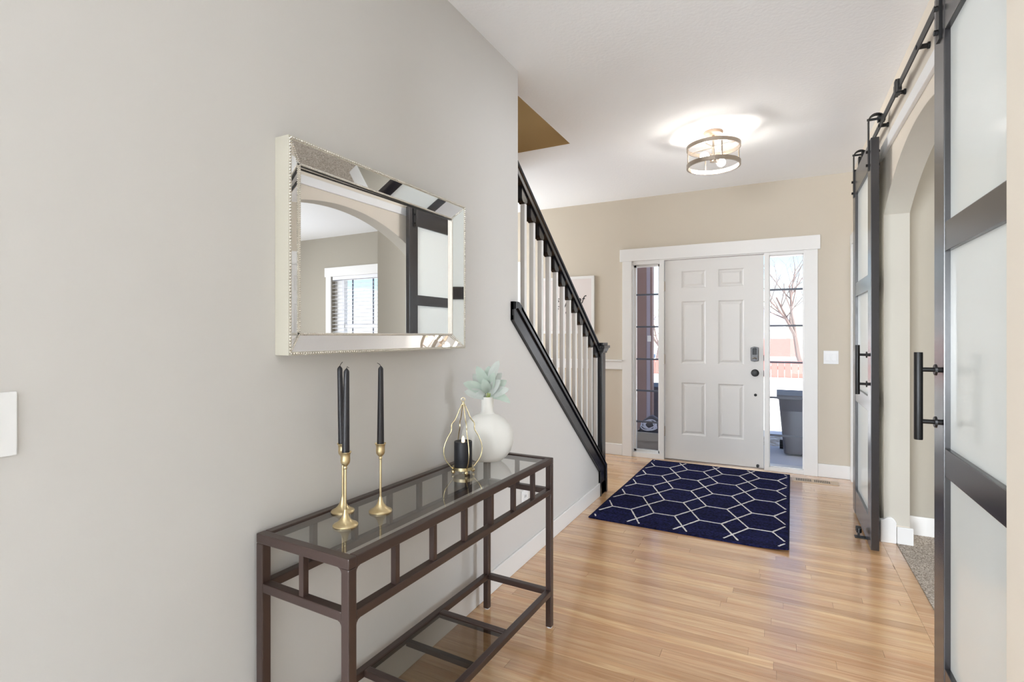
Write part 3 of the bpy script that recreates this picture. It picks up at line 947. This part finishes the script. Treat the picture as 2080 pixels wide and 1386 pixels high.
# ------------------------------------------------------------------ wall mirror
mr = thing('wall_mirror', (XL, 1.4475, 1.2145), 'rectangular wall mirror with slanted mirror border and silver beading', 'mirror')
Y0, Y1, Z0, Z1 = .992, 1.903, 1.2145, 1.829
XO, XI = XL + .056, XL + .027
f0, f1 = .010, .058   # from the outer edge: beads to f0, facet to f1
fr = MB()
def rect(y0, y1, z0, z1, x): return [fr.bm.verts.new(v) for v in ((x, y0, z0), (x, y1, z0), (x, y1, z1), (x, y0, z1))]
loops = [rect(Y0, Y1, Z0, Z1, XL + .0005), rect(Y0, Y1, Z0, Z1, XO), rect(Y0 + f0, Y1 - f0, Z0 + f0, Z1 - f0, XO), rect(Y0 + f0, Y1 - f0, Z0 + f0, Z1 - f0, XL + .0005)]
for Aa, Bb in zip(loops, loops[1:] + loops[:1]):
    for k in range(4):
        fr.bm.faces.new((Aa[k], Aa[(k + 1) % 4], Bb[(k + 1) % 4], Bb[k]))
fr.build('mirror_frame', 'champagne', mr)
oy0, oy1, oz0, oz1 = Y0 + f0, Y1 - f0, Z0 + f0, Z1 - f0
iy0, iy1, iz0, iz1 = Y0 + f1, Y1 - f1, Z0 + f1, Z1 - f1
xo = XO - .002
def facet(a, b, c, d):
    mb = MB()
    p = [Vector(v) for v in (a, b, c, d)]
    q = [v + Vector((-.003, 0, 0)) for v in p]
    V1 = [mb.bm.verts.new(v) for v in p]; V2 = [mb.bm.verts.new(v) for v in q]
    mb.bm.faces.new(V1); mb.bm.faces.new(list(reversed(V2)))
    for i in range(4):
        j = (i + 1) % 4
        mb.bm.faces.new((V1[i], V2[i], V2[j], V1[j]))
    mb.build('mirror_border', 'mirrorfacet', mr)
facet((xo, oy0, oz1), (xo, oy1, oz1), (XI, iy1, iz1), (XI, iy0, iz1))
facet((xo, oy0, oz0), (xo, oy1, oz0), (XI, iy1, iz0), (XI, iy0, iz0))
facet((xo, oy0, oz0), (xo, oy0, oz1), (XI, iy0, iz1), (XI, iy0, iz0))
facet((xo, oy1, oz0), (xo, oy1, oz1), (XI, iy1, iz1), (XI, iy1, iz0))
rim = .006
MB().box(XI - .020, XI + .002, iy0 + .0, iy0 + rim, iz0, iz1).box(XI - .020, XI + .002, iy1 - rim, iy1, iz0, iz1).box(XI - .020, XI + .002, iy0, iy1, iz0, iz0 + rim).box(XI - .020, XI + .002, iy0, iy1, iz1 - rim, iz1).build('inner_rim', 'silverbead', mr)
MB().box(XI - .016, XI - .0005, iy0 + rim, iy0 + rim + .0015, iz0 + rim, iz1 - rim).box(XI - .008, XI - .0005, iy0 + rim, iy1 - rim, iz1 - rim - .0015, iz1 - rim).build('rim_dark_reflection', 'blackmetal', mr)  # black strips stand in for the dark reflection along the mirror's rim
MB().prism([(XI - .022, iy0), (XI - .0165, iy0), (XI - .0080, iy1), (XI - .022, iy1)], 'z', iz0, iz1).build('mirror_glass', 'mirror', mr)
bd = MB()
def bead_line(a, b, r, pitch):
    a, b = Vector(a), Vector(b)
    n = max(1, round((b - a).length / pitch))
    for i in range(n):
        bd.ball(a.lerp(b, (i + .5) / n), r, 1)
ho = f0 / 2
C4 = [(Y0 + ho, Z0 + ho), (Y1 - ho, Z0 + ho), (Y1 - ho, Z1 - ho), (Y0 + ho, Z1 - ho)]
I4 = [(iy0 + .003, iz0 + .003), (iy1 - .003, iz0 + .003), (iy1 - .003, iz1 - .003), (iy0 + .003, iz1 - .003)]
for i in range(4):
    p, q = C4[i], C4[(i + 1) % 4]
    bead_line((XO, p[0], p[1]), (XO, q[0], q[1]), .0041, .0086)
    p, q = I4[i], I4[(i + 1) % 4]
    bead_line((XI + .002, p[0], p[1]), (XI + .002, q[0], q[1]), .0030, .0064)
    bead_line((XO, C4[i][0], C4[i][1]), (XI + .002, I4[i][0], I4[i][1]), .0028, .0064)
bd.build('beading', 'silverbead', mr, smooth=True)['kind'] = 'stuff'

# ------------------------------------------------------------------ console table
TZ = .737
TL, TD = 1.178, .345
tb = thing('console_table', (-1.064, 1.508, 0), 'narrow brown steel console table with smoked glass top under the mirror', 'table', rz=R(-1.6))
w = .026
xb, xf, yn, yf = -TD / 2, TD / 2, -TL / 2, TL / 2
for (lx, ly) in ((xb, yn), (xf - w, yn), (xb, yf - w), (xf - w, yf - w)):
    lg = MB().box(lx, lx + w, ly, ly + w, .004, TZ - w).build('leg', 'table', tb, local=True, bevel=.003)
    MB().lathe(lx + w / 2, ly + w / 2, [(.012, 0), (.012, .005)], 16).build('foot_pad', 'plate', lg, local=True)
tf = MB()
tf.box(xb, xf, yn, yn + w, TZ - w, TZ); tf.box(xb, xf, yf - w, yf, TZ - w, TZ)
tf.box(xb, xb + w, yn + w, yf - w, TZ - w, TZ); tf.box(xf - w, xf, yn + w, yf - w, TZ - w, TZ)
tf.build('top_frame', 'table', tb, local=True, bevel=.003)
RZ = .588
for (a, b, c, d) in ((xb + w, xf - w, yn, yn + w), (xb + w, xf - w, yf - w, yf), (xb, xb + w, yn + w, yf - w), (xf - w, xf, yn + w, yf - w)):
    MB().box(a, b, c, d, RZ - .006, RZ + .018).build('apron_rail', 'table', tb, local=True, bevel=.003)
# weld fillets at the near front leg
for (cx, s1) in ((xf - w, -1),):
    for z, sgn in ((TZ - w, -1), (RZ - .006, -1)):
        MB().prism([(cx, z), (cx - .014, z), (cx - .006, z - .003), (cx - .002, z - .008), (cx, z - .016)], 'y', yn + .002, yn + w - .002).build('weld_fillet', 'table', tb, local=True)
        cy = yn + w
        MB().prism([(cy, z), (cy + .014, z), (cy + .006, z - .003), (cy + .002, z - .008), (cy, z - .016)], 'x', xf - w + .002, xf - .002).build('weld_fillet', 'table', tb, local=True)
pw = .0085
for k in range(1, 7):
    yy = yn + w / 2 + (TL - w) * k / 7
    for xx in (xb + w / 2, xf - w / 2):
        MB().box(xx - pw, xx + pw, yy - pw, yy + pw, RZ + .016, TZ - w + .002).build('spindle', 'table', tb, local=True, bevel=.0015)
for yy in (yn + w / 2, yf - w / 2):
    MB().box(-pw, pw, yy - pw, yy + pw, RZ + .016, TZ - w + .002).build('spindle', 'table', tb, local=True, bevel=.0015)
MB().box(xb + w - .006, xf - w + .006, yn + w - .006, yf - w + .006, TZ - .010, TZ - .004).build('glass_top', 'smoke', tb, local=True)
SZ = .165
for (a, b, c, d) in ((xb + w, xf - w, yn, yn + w), (xb + w, xf - w, yf - w, yf), (xb, xb + w, yn + w, yf - w), (xf - w, xf, yn + w, yf - w)):
    MB().box(a, b, c, d, SZ - .024, SZ).build('shelf_rail', 'table', tb, local=True, bevel=.003)
for yy in (-.205, .205):
    MB().box(xb + w, xf - w, yy - w / 2, yy + w / 2, SZ - .024, SZ).build('shelf_crossbar', 'table', tb, local=True, bevel=.003)
MB().box(xb + w, xf - w, -.009, .009, SZ - .030, SZ - .012).build('shelf_crossbar', 'table', tb, local=True)
MB().box(xb + w - .004, xf - w + .004, -.205 + w / 2 - .004, .205 - w / 2 + .004, SZ - .011, SZ - .005).build('glass_shelf', 'smoke_shelf', tb, local=True)
GT = TZ - .004

# ------------------------------------------------------------------ things on the table
def candlestick(x, y, label):
    c = thing('candlestick', (x, y, GT), label, 'candlestick', 'brass candlesticks on the console table')
    z = GT
    MB().lathe(x, y, [(0, z), (.034, z), (.035, z + .003), (.0335, z + .0055), (.026, z + .009), (.017, z + .016), (.010, z + .026), (.0062, z + .038), (.0040, z + .046)], 40).build('base', 'brass', c, smooth=True)
    MB().lathe(x, y, [(.0036, z + .040), (.0034, z + .10), (.0034, z + .166)], 16).build('stem', 'brass', c, smooth=True)
    MB().lathe(x, y, [(.0034, z + .160), (.006, z + .163), (.0044, z + .168), (.0085, z + .172), (.0125, z + .178), (.0135, z + .186), (.0128, z + .196), (.0140, z + .203), (.0172, z + .208), (.0165, z + .209), (.0120, z + .204), (.0112, z + .19), (0, z + .19)], 32).build('cup', 'brass', c, smooth=True)
def taper(x, y, label, dx, dy, wick):
    z = GT + .1905
    h = .245
    c = thing('taper_candle', (x, y, z), label, 'candle', 'black taper candles on the console table')
    n = 12
    mb = MB()
    pts = [(x + dx * (.25 + .75 * i / n), y + dy * (.25 + .75 * i / n), z + h * i / n) for i in range(n + 1)] 
    rad = [.0108 - .0030 * i / n for i in range(n + 1)]
    pts += [(x + dx, y + dy, z + h + .004), (x + dx, y + dy, z + h + .009)]
    rad += [.0060, .0014]
    mb.tube(pts, rad, 20).build('wax', 'candle', c, smooth=True)
    bx, by, bz = x + dx, y + dy, z + h + .008
    MB().tube([(bx, by, bz), (bx + wick[0] * .3, by + wick[1] * .3, bz + .006), (bx + wick[0], by + wick[1], bz + wick[2])], .0009, 6).build('wick', 'wick', c)
P1, P2, P3 = (-1.088, 1.083), (-1.182, 1.166), (-1.080, 1.219)
candlestick(*P1, 'brass candlestick nearest the front edge of the console table')
candlestick(*P2, 'brass candlestick nearest the wall on the console table')
candlestick(*P3, 'brass candlestick standing apart towards the gold lantern')
taper(*P1, 'black taper candle in the brass stick nearest the front edge of the table', .003, .0015, (.006, .003, .002))
taper(*P2, 'black taper candle in the brass stick nearest the wall', -.008, -.004, (.007, .004, .013))
taper(*P3, 'black taper candle in the brass stick standing apart', .001, 0, (-.010, -.005, .010))

LX, LY = -1.098, 1.712
ln_ = thing('candle_lantern', (LX, LY, GT), 'pale gold curved wire lantern frame round the black pillar candle', 'lantern')
MB().ring(LX, LY, GT + .015, GT + .027, .034, .0415, 48).build('base_ring', 'gold', ln_)
MB().lathe(LX, LY, [(0, GT + .0185), (.034, GT + .0185), (.034, GT + .0215), (0, GT + .0215)], 32).build('base_disc', 'gold', ln_)
prof = [(.041, .020), (.052, .032), (.070, .056), (.0775, .084), (.0745, .112), (.062, .142), (.051, .160), (.0465, .172), (.047, .184), (.044, .196), (.035, .206), (.026, .222), (.016, .246), (.006, .266), (.002, .272)]
def smooth_path(p, n=4):
    out = []
    for i in range(len(p) - 1):
        p0 = p[max(0, i - 1)]; p1 = p[i]; p2 = p[i + 1]; p3 = p[min(len(p) - 1, i + 2)]
        for k in range(n):
            t = k / n
            out.append(tuple(.5 * ((2 * p1[j]) + (-p0[j] + p2[j]) * t + (2 * p0[j] - 5 * p1[j] + 4 * p2[j] - p3[j]) * t * t + (-p0[j] + 3 * p1[j] - 3 * p2[j] + p3[j]) * t ** 3) for j in range(2)))
    out.append(p[-1])
    return out
sp = smooth_path(prof)
for k in range(4):
    a = R(27 + 22) + k * math.pi / 2
    MB().tube([(LX + r * math.cos(a), LY + r * math.sin(a), GT + z) for r, z in sp], .0022, 8).build('wire', 'gold', ln_, smooth=True)
    MB().ball((LX + .040 * math.cos(a), LY + .040 * math.sin(a), GT + .0085), .0085, 2).build('ball_foot', 'gold', ln_, smooth=True)
tp = MB().lathe(LX, LY, [(0, GT + .266), (.005, GT + .266), (.0055, GT + .274), (.003, GT + .280), (0, GT + .280)], 16)
tp.tube([(LX + .0075 * math.cos(2 * math.pi * k / 16) * math.cos(R(27)), LY + .0075 * math.cos(2 * math.pi * k / 16) * math.sin(R(27)), GT + .287 + .0075 * math.sin(2 * math.pi * k / 16)) for k in range(16)], .0013, 6, closed=True)
tp.build('finial_loop', 'gold', ln_, smooth=True)
pi_ = thing('pillar_candle', (LX, LY, GT + .0215), 'black pillar candle with a glowing tip inside the gold lantern', 'candle')
z = GT + .0217
MB().lathe(LX, LY, [(0, z), (.034, z), (.0352, z + .002), (.0352, z + .100), (.034, z + .1025), (.030, z + .1015), (.024, z + .098), (.016, z + .096), (0, z + .0955)], 40).build('wax', 'pillar', pi_, smooth=True)
MB().lathe(LX, LY, [(0, z + .096), (.006, z + .098), (.0068, z + .104), (.005, z + .114), (.0015, z + .122), (0, z + .123)], 16).build('flame', 'flame', pi_, smooth=True)

VX, VY = -1.112, 1.925
va = thing('round_vase', (VX, VY, GT), 'matte white round vase with a narrow neck behind the lantern', 'vase')
vp = [(0, 0), (.050, 0), (.062, .004), (.082, .020), (.101, .045), (.111, .075), (.113, .100), (.109, .128), (.097, .156), (.077, .180), (.052, .196), (.034, .203)]
vb_ = MB()
# flattened body: full width across, thinner in depth; neck round
seg = 48
rot = R(27.28)
rings = []
prof2 = [(r, r * .62, zz) for r, zz in vp if r > 0] + [(.0285, .0265, .210), (.0272, .0262, .225), (.0272, .0265, .268), (.028, .0275, .274), (.026, .0255, .275), (.022, .0215, .27), (.020, .020, .22)]
for rx, ry, zz in prof2:
    ring = []
    for k in range(seg):
        a = 2 * math.pi * k / seg
        x, y = rx * math.cos(a), ry * math.sin(a)
        ring.append(vb_.bm.verts.new((VX + x * math.cos(rot) - y * math.sin(rot), VY + x * math.sin(rot) + y * math.cos(rot), GT + zz)))
    rings.append(ring)
for Aa, Bb in zip(rings[:-1], rings[1:]):
    for k in range(seg):
        j = (k + 1) % seg
        vb_.bm.faces.new((Aa[k], Aa[j], Bb[j], Bb[k]))
vb_.bm.faces.new(list(reversed(rings[0]))); vb_.bm.faces.new(rings[-1])
vb_.build('vase_body', 'ceramic', va, smooth=True)
# sprig of pale felted leaves
sg = thing('leaf_sprig', (VX, VY, GT + .235), 'pale sage felted leaf sprig standing in the white vase', 'plant')
CR = Vector((math.cos(rot), math.sin(rot), 0)); CF = Vector((-math.sin(rot), math.cos(rot), 0)); UP = Vector((0, 0, 1))
O0 = Vector((VX, VY, GT + .24))
leaves = [  # base (right, up), tip (right, up, toward camera), width, droop
    ((-.008, .045), (-.100, .095, .02), .038, .25), ((-.010, .040), (-.095, .060, .03), .036, -.10), ((.000, .06), (-.045, .165, .00), .036, .15),
    ((.005, .07), (.050, .190, .01), .030, .35), ((.000, .07), (.006, .165, -.02), .034, .10), ((.010, .045), (.055, .110, .03), .034, .20),
    ((.012, .040), (.082, .105, .00), .036, .20), ((.015, .038), (.092, .070, .02), .034, .15), ((.012, .036), (.098, .012, .02), .030, .55),
    ((-.006, .05), (-.062, .130, -.03), .036, .25), ((.004, .05), (.030, .140, .03), .032, .25), ((-.004, .036), (-.060, .040, .03), .030, .10),
    ((.002, .05), (-.015, .115, .04), .034, .10), ((.010, .05), (.060, .135, -.02), .030, .35)]
for (b0, t0, wd, droop) in leaves:
    p0 = O0 + CR * b0[0] + UP * b0[1]
    p1 = O0 + CR * t0[0] + UP * t0[1] - CF * t0[2]
    ax = (p1 - p0); Ln = ax.length; axn = ax.normalized()
    side = axn.cross(-CF + UP * .3).normalized()
    nrm = side.cross(axn).normalized()
    lf = MB()
    nu, nv = 9, 4
    grid = []
    for i in range(nu + 1):
        u = i / nu
        hw = wd * .58 * (math.sin(math.pi * min(1, u * .93 + .05)) ** .75) * (1.0 if u < .97 else .4) + .0012
        c0 = p0 + ax * u + UP * (droop * Ln * .25 * (1 - (2 * u - 1) ** 2)) + nrm * (.010 * math.sin(math.pi * u))
        rowv = []
        for j in range(nv + 1):
            v = (j / nv - .5) * 2
            rowv.append(lf.bm.verts.new(c0 + side * hw * v + nrm * (.28 * hw * v * v + .0018 * math.sin(9 * u + 3 * v))))
        grid.append(rowv)
    for i in range(nu):
        for j in range(nv):
            lf.bm.faces.new((grid[i][j], grid[i + 1][j], grid[i + 1][j + 1], grid[i][j + 1]))
    bmesh.ops.solidify(lf.bm, geom=lf.bm.faces[:], thickness=.0016)
    lf.build('leaf', 'leafpale' if (len(sg.children) % 2) else 'leaf', sg, smooth=True)
for (dx, up, dz) in ((-.008, .055, 0), (.004, .075, .0), (.012, .05, .004), (.022, .045, .0)):
    MB().tube([O0 - UP * .02, O0 + CR * dx * .5 + UP * .02, O0 + CR * dx + UP * up - CF * dz], [.0035, .0038, .0026], 8).build('stem', 'stem', sg, smooth=True)

# ------------------------------------------------------------------ ceiling light
FX, FY = -.412, 3.907
cl = thing('ceiling_light', (FX, FY, 2.455), 'semi flush drum ceiling light with open nickel rings and two lit bulbs', 'ceiling light')
MB().lathe(FX, FY, [(0, H), (.064, H), (.066, H - .006), (.060, H - .020), (.020, H - .024), (0, H - .024)], 40).build('canopy', 'nickelwarm', cl, smooth=True)
MB().lathe(FX, FY, [(.008, H - .02), (.008, 2.535), (.024, 2.535), (.024, 2.50), (0, 2.50)], 20).build('stem', 'nickel', cl)
MB().ring(FX, FY, 2.590, 2.616, .172, .180, 72).build('drum_ring', 'nickel', cl)
MB().ring(FX, FY, 2.462, 2.490, .168, .180, 72).build('drum_ring', 'nickel', cl)
for k in range(4):
    a = R(24) + k * math.pi / 2
    MB().tube([(FX + .176 * math.cos(a), FY + .176 * math.sin(a), 2.47), (FX + .176 * math.cos(a), FY + .176 * math.sin(a), 2.61)], .0045, 8).build('strut', 'nickel', cl)
for k in range(2):
    a = R(24 + 45) + k * math.pi / 2
    MB().tube([(FX + .175 * math.cos(a), FY + .175 * math.sin(a), 2.603), (FX - .175 * math.cos(a), FY - .175 * math.sin(a), 2.603)], .0035, 8).build('cross_arm', 'nickel', cl)
for a in (R(243), R(66)):
    ux, uy = math.cos(a), math.sin(a)
    sk2 = MB().tube([(FX + .018 * ux, FY + .018 * uy, 2.518), (FX + .058 * ux, FY + .058 * uy, 2.518)], .015, 16).build('lamp_holder', 'nickelwarm', cl)
    bm_ = MB()
    rr_ = [.012, .015, .024, .029, .0295, .026, .017, .004]
    dd_ = [.058, .068, .084, .098, .108, .120, .130, .135]
    bm_.tube([(FX + d * ux, FY + d * uy, 2.518) for d in dd_], rr_, 20)
    bm_.build('bulb', 'bulb', sk2, smooth=True)

# ------------------------------------------------------------------ outdoors
PZ = -.15
structure(MB().box(-4.0, 2.2, D + .16, 7.45, -.30, PZ), 'porch_floor', 'concrete')
structure(MB().box(-40, 40, D + .16, 70, -.60, -.28), 'ground', 'snow')
structure(MB().box(-4.0, 4.0, D + .16, 7.40, 2.80, 2.95), 'porch_roof', 'posttrim')
structure(MB().box(-5.0, 5.6, -7.2, D + .5, 5.45, 5.6).box(-5, 5.6, D + .05, D + .16, H + .16, 5.45), 'roof', 'roofgrey')  # unseen slab and upper wall, added to cast shadow and stop sky leaks
tag(MB().prism([(-1.2, 7.46), (1.6, 7.46), (1.4, 8.6), (.2, 8.9), (-1.0, 8.4)], 'z', -.29, -.262).build('dry_grass_patch', 'gravel'), 'strip of dry matted grass along the porch edge outside', 'grass', kind='stuff')
po = thing('porch_post', (-1.62, 7.0, PZ), 'brown timber porch post with pale trim outside the left sidelight', 'post')
MB().box(-1.708, -1.580, 7.0, 7.16, PZ, 2.80).build('post_timber', 'post', po, bevel=.004)
MB().box(-1.580, -1.534, 7.01, 7.14, PZ, 2.80).build('post_trim', 'posttrim', po)
MB().box(-1.534, -1.508, 7.02, 7.13, PZ, 2.80).build('post_back', 'post', po)
MB().box(-1.565, -1.520, 6.985, 7.0, 1.19, 1.27).build('post_box', 'plate', po)

def trash_bin(x, y, label, w0=.27, h=.74):
    t = thing('trash_bin', (x, y, PZ), label, 'trash bin', 'grey wheeled bins on the porch')
    mb = MB()
    a, b = w0 * .78, w0
    lo = [mb.bm.verts.new((x + sx * a, y + sy * a, PZ + .02)) for sx, sy in ((-1, -1), (1, -1), (1, 1), (-1, 1))]
    hi = [mb.bm.verts.new((x + sx * b, y + sy * b, PZ + h)) for sx, sy in ((-1, -1), (1, -1), (1, 1), (-1, 1))]
    mb.bm.faces.new(lo); mb.bm.faces.new(hi)
    for i in range(4):
        j = (i + 1) % 4
        mb.bm.faces.new((lo[i], lo[j], hi[j], hi[i]))
    mb.build('bin_body', 'bin', t, bevel=.015)
    MB().box(x - b - .012, x + b + .012, y - b - .012, y + b + .012, PZ + h - .03, PZ + h).build('bin_rim', 'bin', t, bevel=.006)
    MB().prism([(y - b - .02, PZ + h), (y + b + .02, PZ + h), (y + b + .02, PZ + h + .02), (y + b * .4, PZ + h + .05), (y - b - .02, PZ + h + .022)], 'x', x - b - .02, x + b + .02).build('bin_lid', 'bin', t, bevel=.006)
    for sx in (-1, 1):
        MB().tube([(x + sx * (a + .005), y + a, PZ + .055), (x + sx * (a + .045), y + a, PZ + .055)], .055, 16).build('wheel', 'slot', t)
    return t
trash_bin(.265, 7.13, 'grey plastic trash bin seen through the sidelight by the door lock', .27, .70)
trash_bin(-1.415, 7.62, 'grey plastic trash bin beside the brown porch post', .24, .68)
bx = thing('cardboard_box', (-1.30, 5.95, PZ), 'open grey cardboard box low behind the left sidelight', 'box')
cb_ = MB()
for a in ((-1.455, -1.447, 5.82, 6.10), (-1.155, -1.147, 5.82, 6.10), (-1.455, -1.147, 5.82, 5.828), (-1.455, -1.147, 6.092, 6.10)):
    cb_.box(a[0], a[1], a[2], a[3], PZ, .175)
cb_.box(-1.455, -1.147, 5.82, 6.10, PZ, PZ + .006)
cb_.build('box_wall', 'card', bx)
MB().box(-1.45, -1.15, 5.79, 5.823, .10, .19).build('box_flap', 'card', bx)
rr = random.Random(3)
pts = []
ra, tz, tl = .08, .24, 0.0
for i in range(120):
    if i % 24 == 0:
        ra, tz, tl = rr.uniform(.06, .10), rr.uniform(.225, .27), rr.uniform(-.6, .6)
    a = 2 * math.pi * i / 24
    pts.append((-1.30 + ra * math.cos(a) + .015 * math.sin(i * .11), 5.91 + .05 * math.sin(a) * math.cos(tl), tz + .045 * math.sin(a + tl)))
pts = [tuple(sum(pts[max(0, min(119, i + d))][k] for d in (-2, -1, 0, 1, 2)) / 5 for k in range(3)) for i in range(120)]
tag(MB().tube(pts, .006, 6).build('cable_coil', 'cable', smooth=True), 'pale looped cable heaped in the open cardboard box', 'cable')
tag(MB().prism([(-1.42, .00), (-1.20, .00), (-1.17, .20), (-1.21, .31), (-1.30, .36), (-1.39, .30), (-1.44, .20)], 'y', 6.0, 6.08).build('plastic_bag', 'bin', bevel=.02), 'dark crumpled bag bulging from the cardboard box', 'bag')

# snow heaped against the fence
sb = MB()
sb.prism([(12.2, -.30), (12.6, -.10), (13.2, .17), (13.7, .25), (13.98, .26), (13.98, -.30)], 'x', -7, 3.6)
structure(sb, 'snow_bank', 'snow')
# red board fence
fe = thing('board_fence', (-1.0, 14.0, -.28), 'faded red vertical board fence across the snowy yard', 'fence')
bme = None
x = -6.4
k = 0
while x < 3.2:
    if bme is None:
        b0 = MB().box(x, x + .138, 14.0, 14.022, -.27, .655).build('fence_board', 'redwood', fe); bme = b0; xb0 = x
    else:
        o = b0.copy(); COL.objects.link(o); o.location.x += x - xb0; o.location.z += random.uniform(-.012, .012)
    x += .145
for z in (0.0, .45):
    MB().box(-6.4, 3.2, 14.022, 14.06, z, z + .08).build('fence_rail', 'redwood', fe)
sh = thing('garden_shed', (-1.6, 25.6, -.28), 'low white shed with a faded red roof behind the fence', 'shed')
MB().box(-4.0, .60, 25.0, 27.0, -.28, .42).build('shed_wall', 'siding', sh)
MB().prism([(24.7, .38), (27.3, 1.05), (27.3, 1.13), (24.7, .48)], 'x', -4.2, .74).build('shed_roof', 'redwood', sh)
def house(x0, x1, y, h, label, wall, winx):
    t = thing('house', ((x0 + x1) / 2, y, -.28), label, 'house')
    MB().box(x0, x1, y, y + 6, -.28, h).build('wall', wall, t)
    MB().prism([(x0 - .4, h), (x1 + .4, h), ((x0 + x1) / 2, h + 1.7)], 'y', y - .3, y + 6.3).build('roof', 'roofgrey', t)
    for wx in winx:
        wf_ = MB().box(wx - .55, wx + .55, y - .05, y + .02, h - 1.9, h - .7).build('window', 'trim', t)
        MB().box(wx - .47, wx + .47, y - .07, y - .05, h - 1.82, h - .78).build('pane', 'roofgrey', wf_)
house(-7.5, .4, 36, 2.4, 'pale far house behind the red shed roof', 'siding', (-5.8, -3.4, -.9))
house(7.5, 15.5, 34, 2.6, 'pale far house across the yard from the side room window', 'siding', (9.0, 11.5))

def bare_tree(x, y, h, seed, label, spread=1.0, lean=0.0):
    rr = random.Random(seed)
    t = thing('bare_tree', (x, y, -.28), label, 'tree', 'leafless trees in the yard')
    tr, br = MB(), MB()
    def grow(p, d, L, r, lev):
        pts, rad = [p], [r]
        q = p.copy(); dd = d.copy()
        for i in range(4):
            dd = (dd + Vector((rr.uniform(-.16, .16), rr.uniform(-.16, .16), rr.uniform(-.04, .10)))).normalized()
            q = q + dd * (L / 4)
            pts.append(q.copy()); rad.append(r * (1 - .13 * (i + 1)))
        (tr if lev == 0 else br).tube(pts, rad, 7 if lev < 2 else 4)
        if lev >= 4: return
        for _ in range((4, 4, 3, 3)[lev]):
            k = rr.choice((2, 3, 4)) if lev else rr.choice((3, 4))
            a = rr.uniform(0, 2 * math.pi)
            sp_ = rr.uniform(.45, .95) * spread
            side = Vector((math.cos(a), math.sin(a), 0))
            nd = (dd + side * sp_).normalized()
            grow(pts[k], nd, L * rr.uniform(.58, .78), rad[k] * .62, lev + 1)
    grow(Vector((x, y, -.30)), Vector((lean, 0, 1)).normalized(), h * .32, h * .017, 0)
    tr.build('trunk', 'bark', t); br.build('branches', 'bark', t)
bare_tree(.75, 16.5, 6.6, 4, 'leafless tree leaning above the red fence beyond the porch', 1.1, -.12)
bare_tree(-3.9, 19.0, 5.0, 9, 'leafless tree seen past the brown porch post', 1.0)
bare_tree(4.3, 11.5, 6.0, 21, 'leafless tree outside the window with the blind', 1.1)
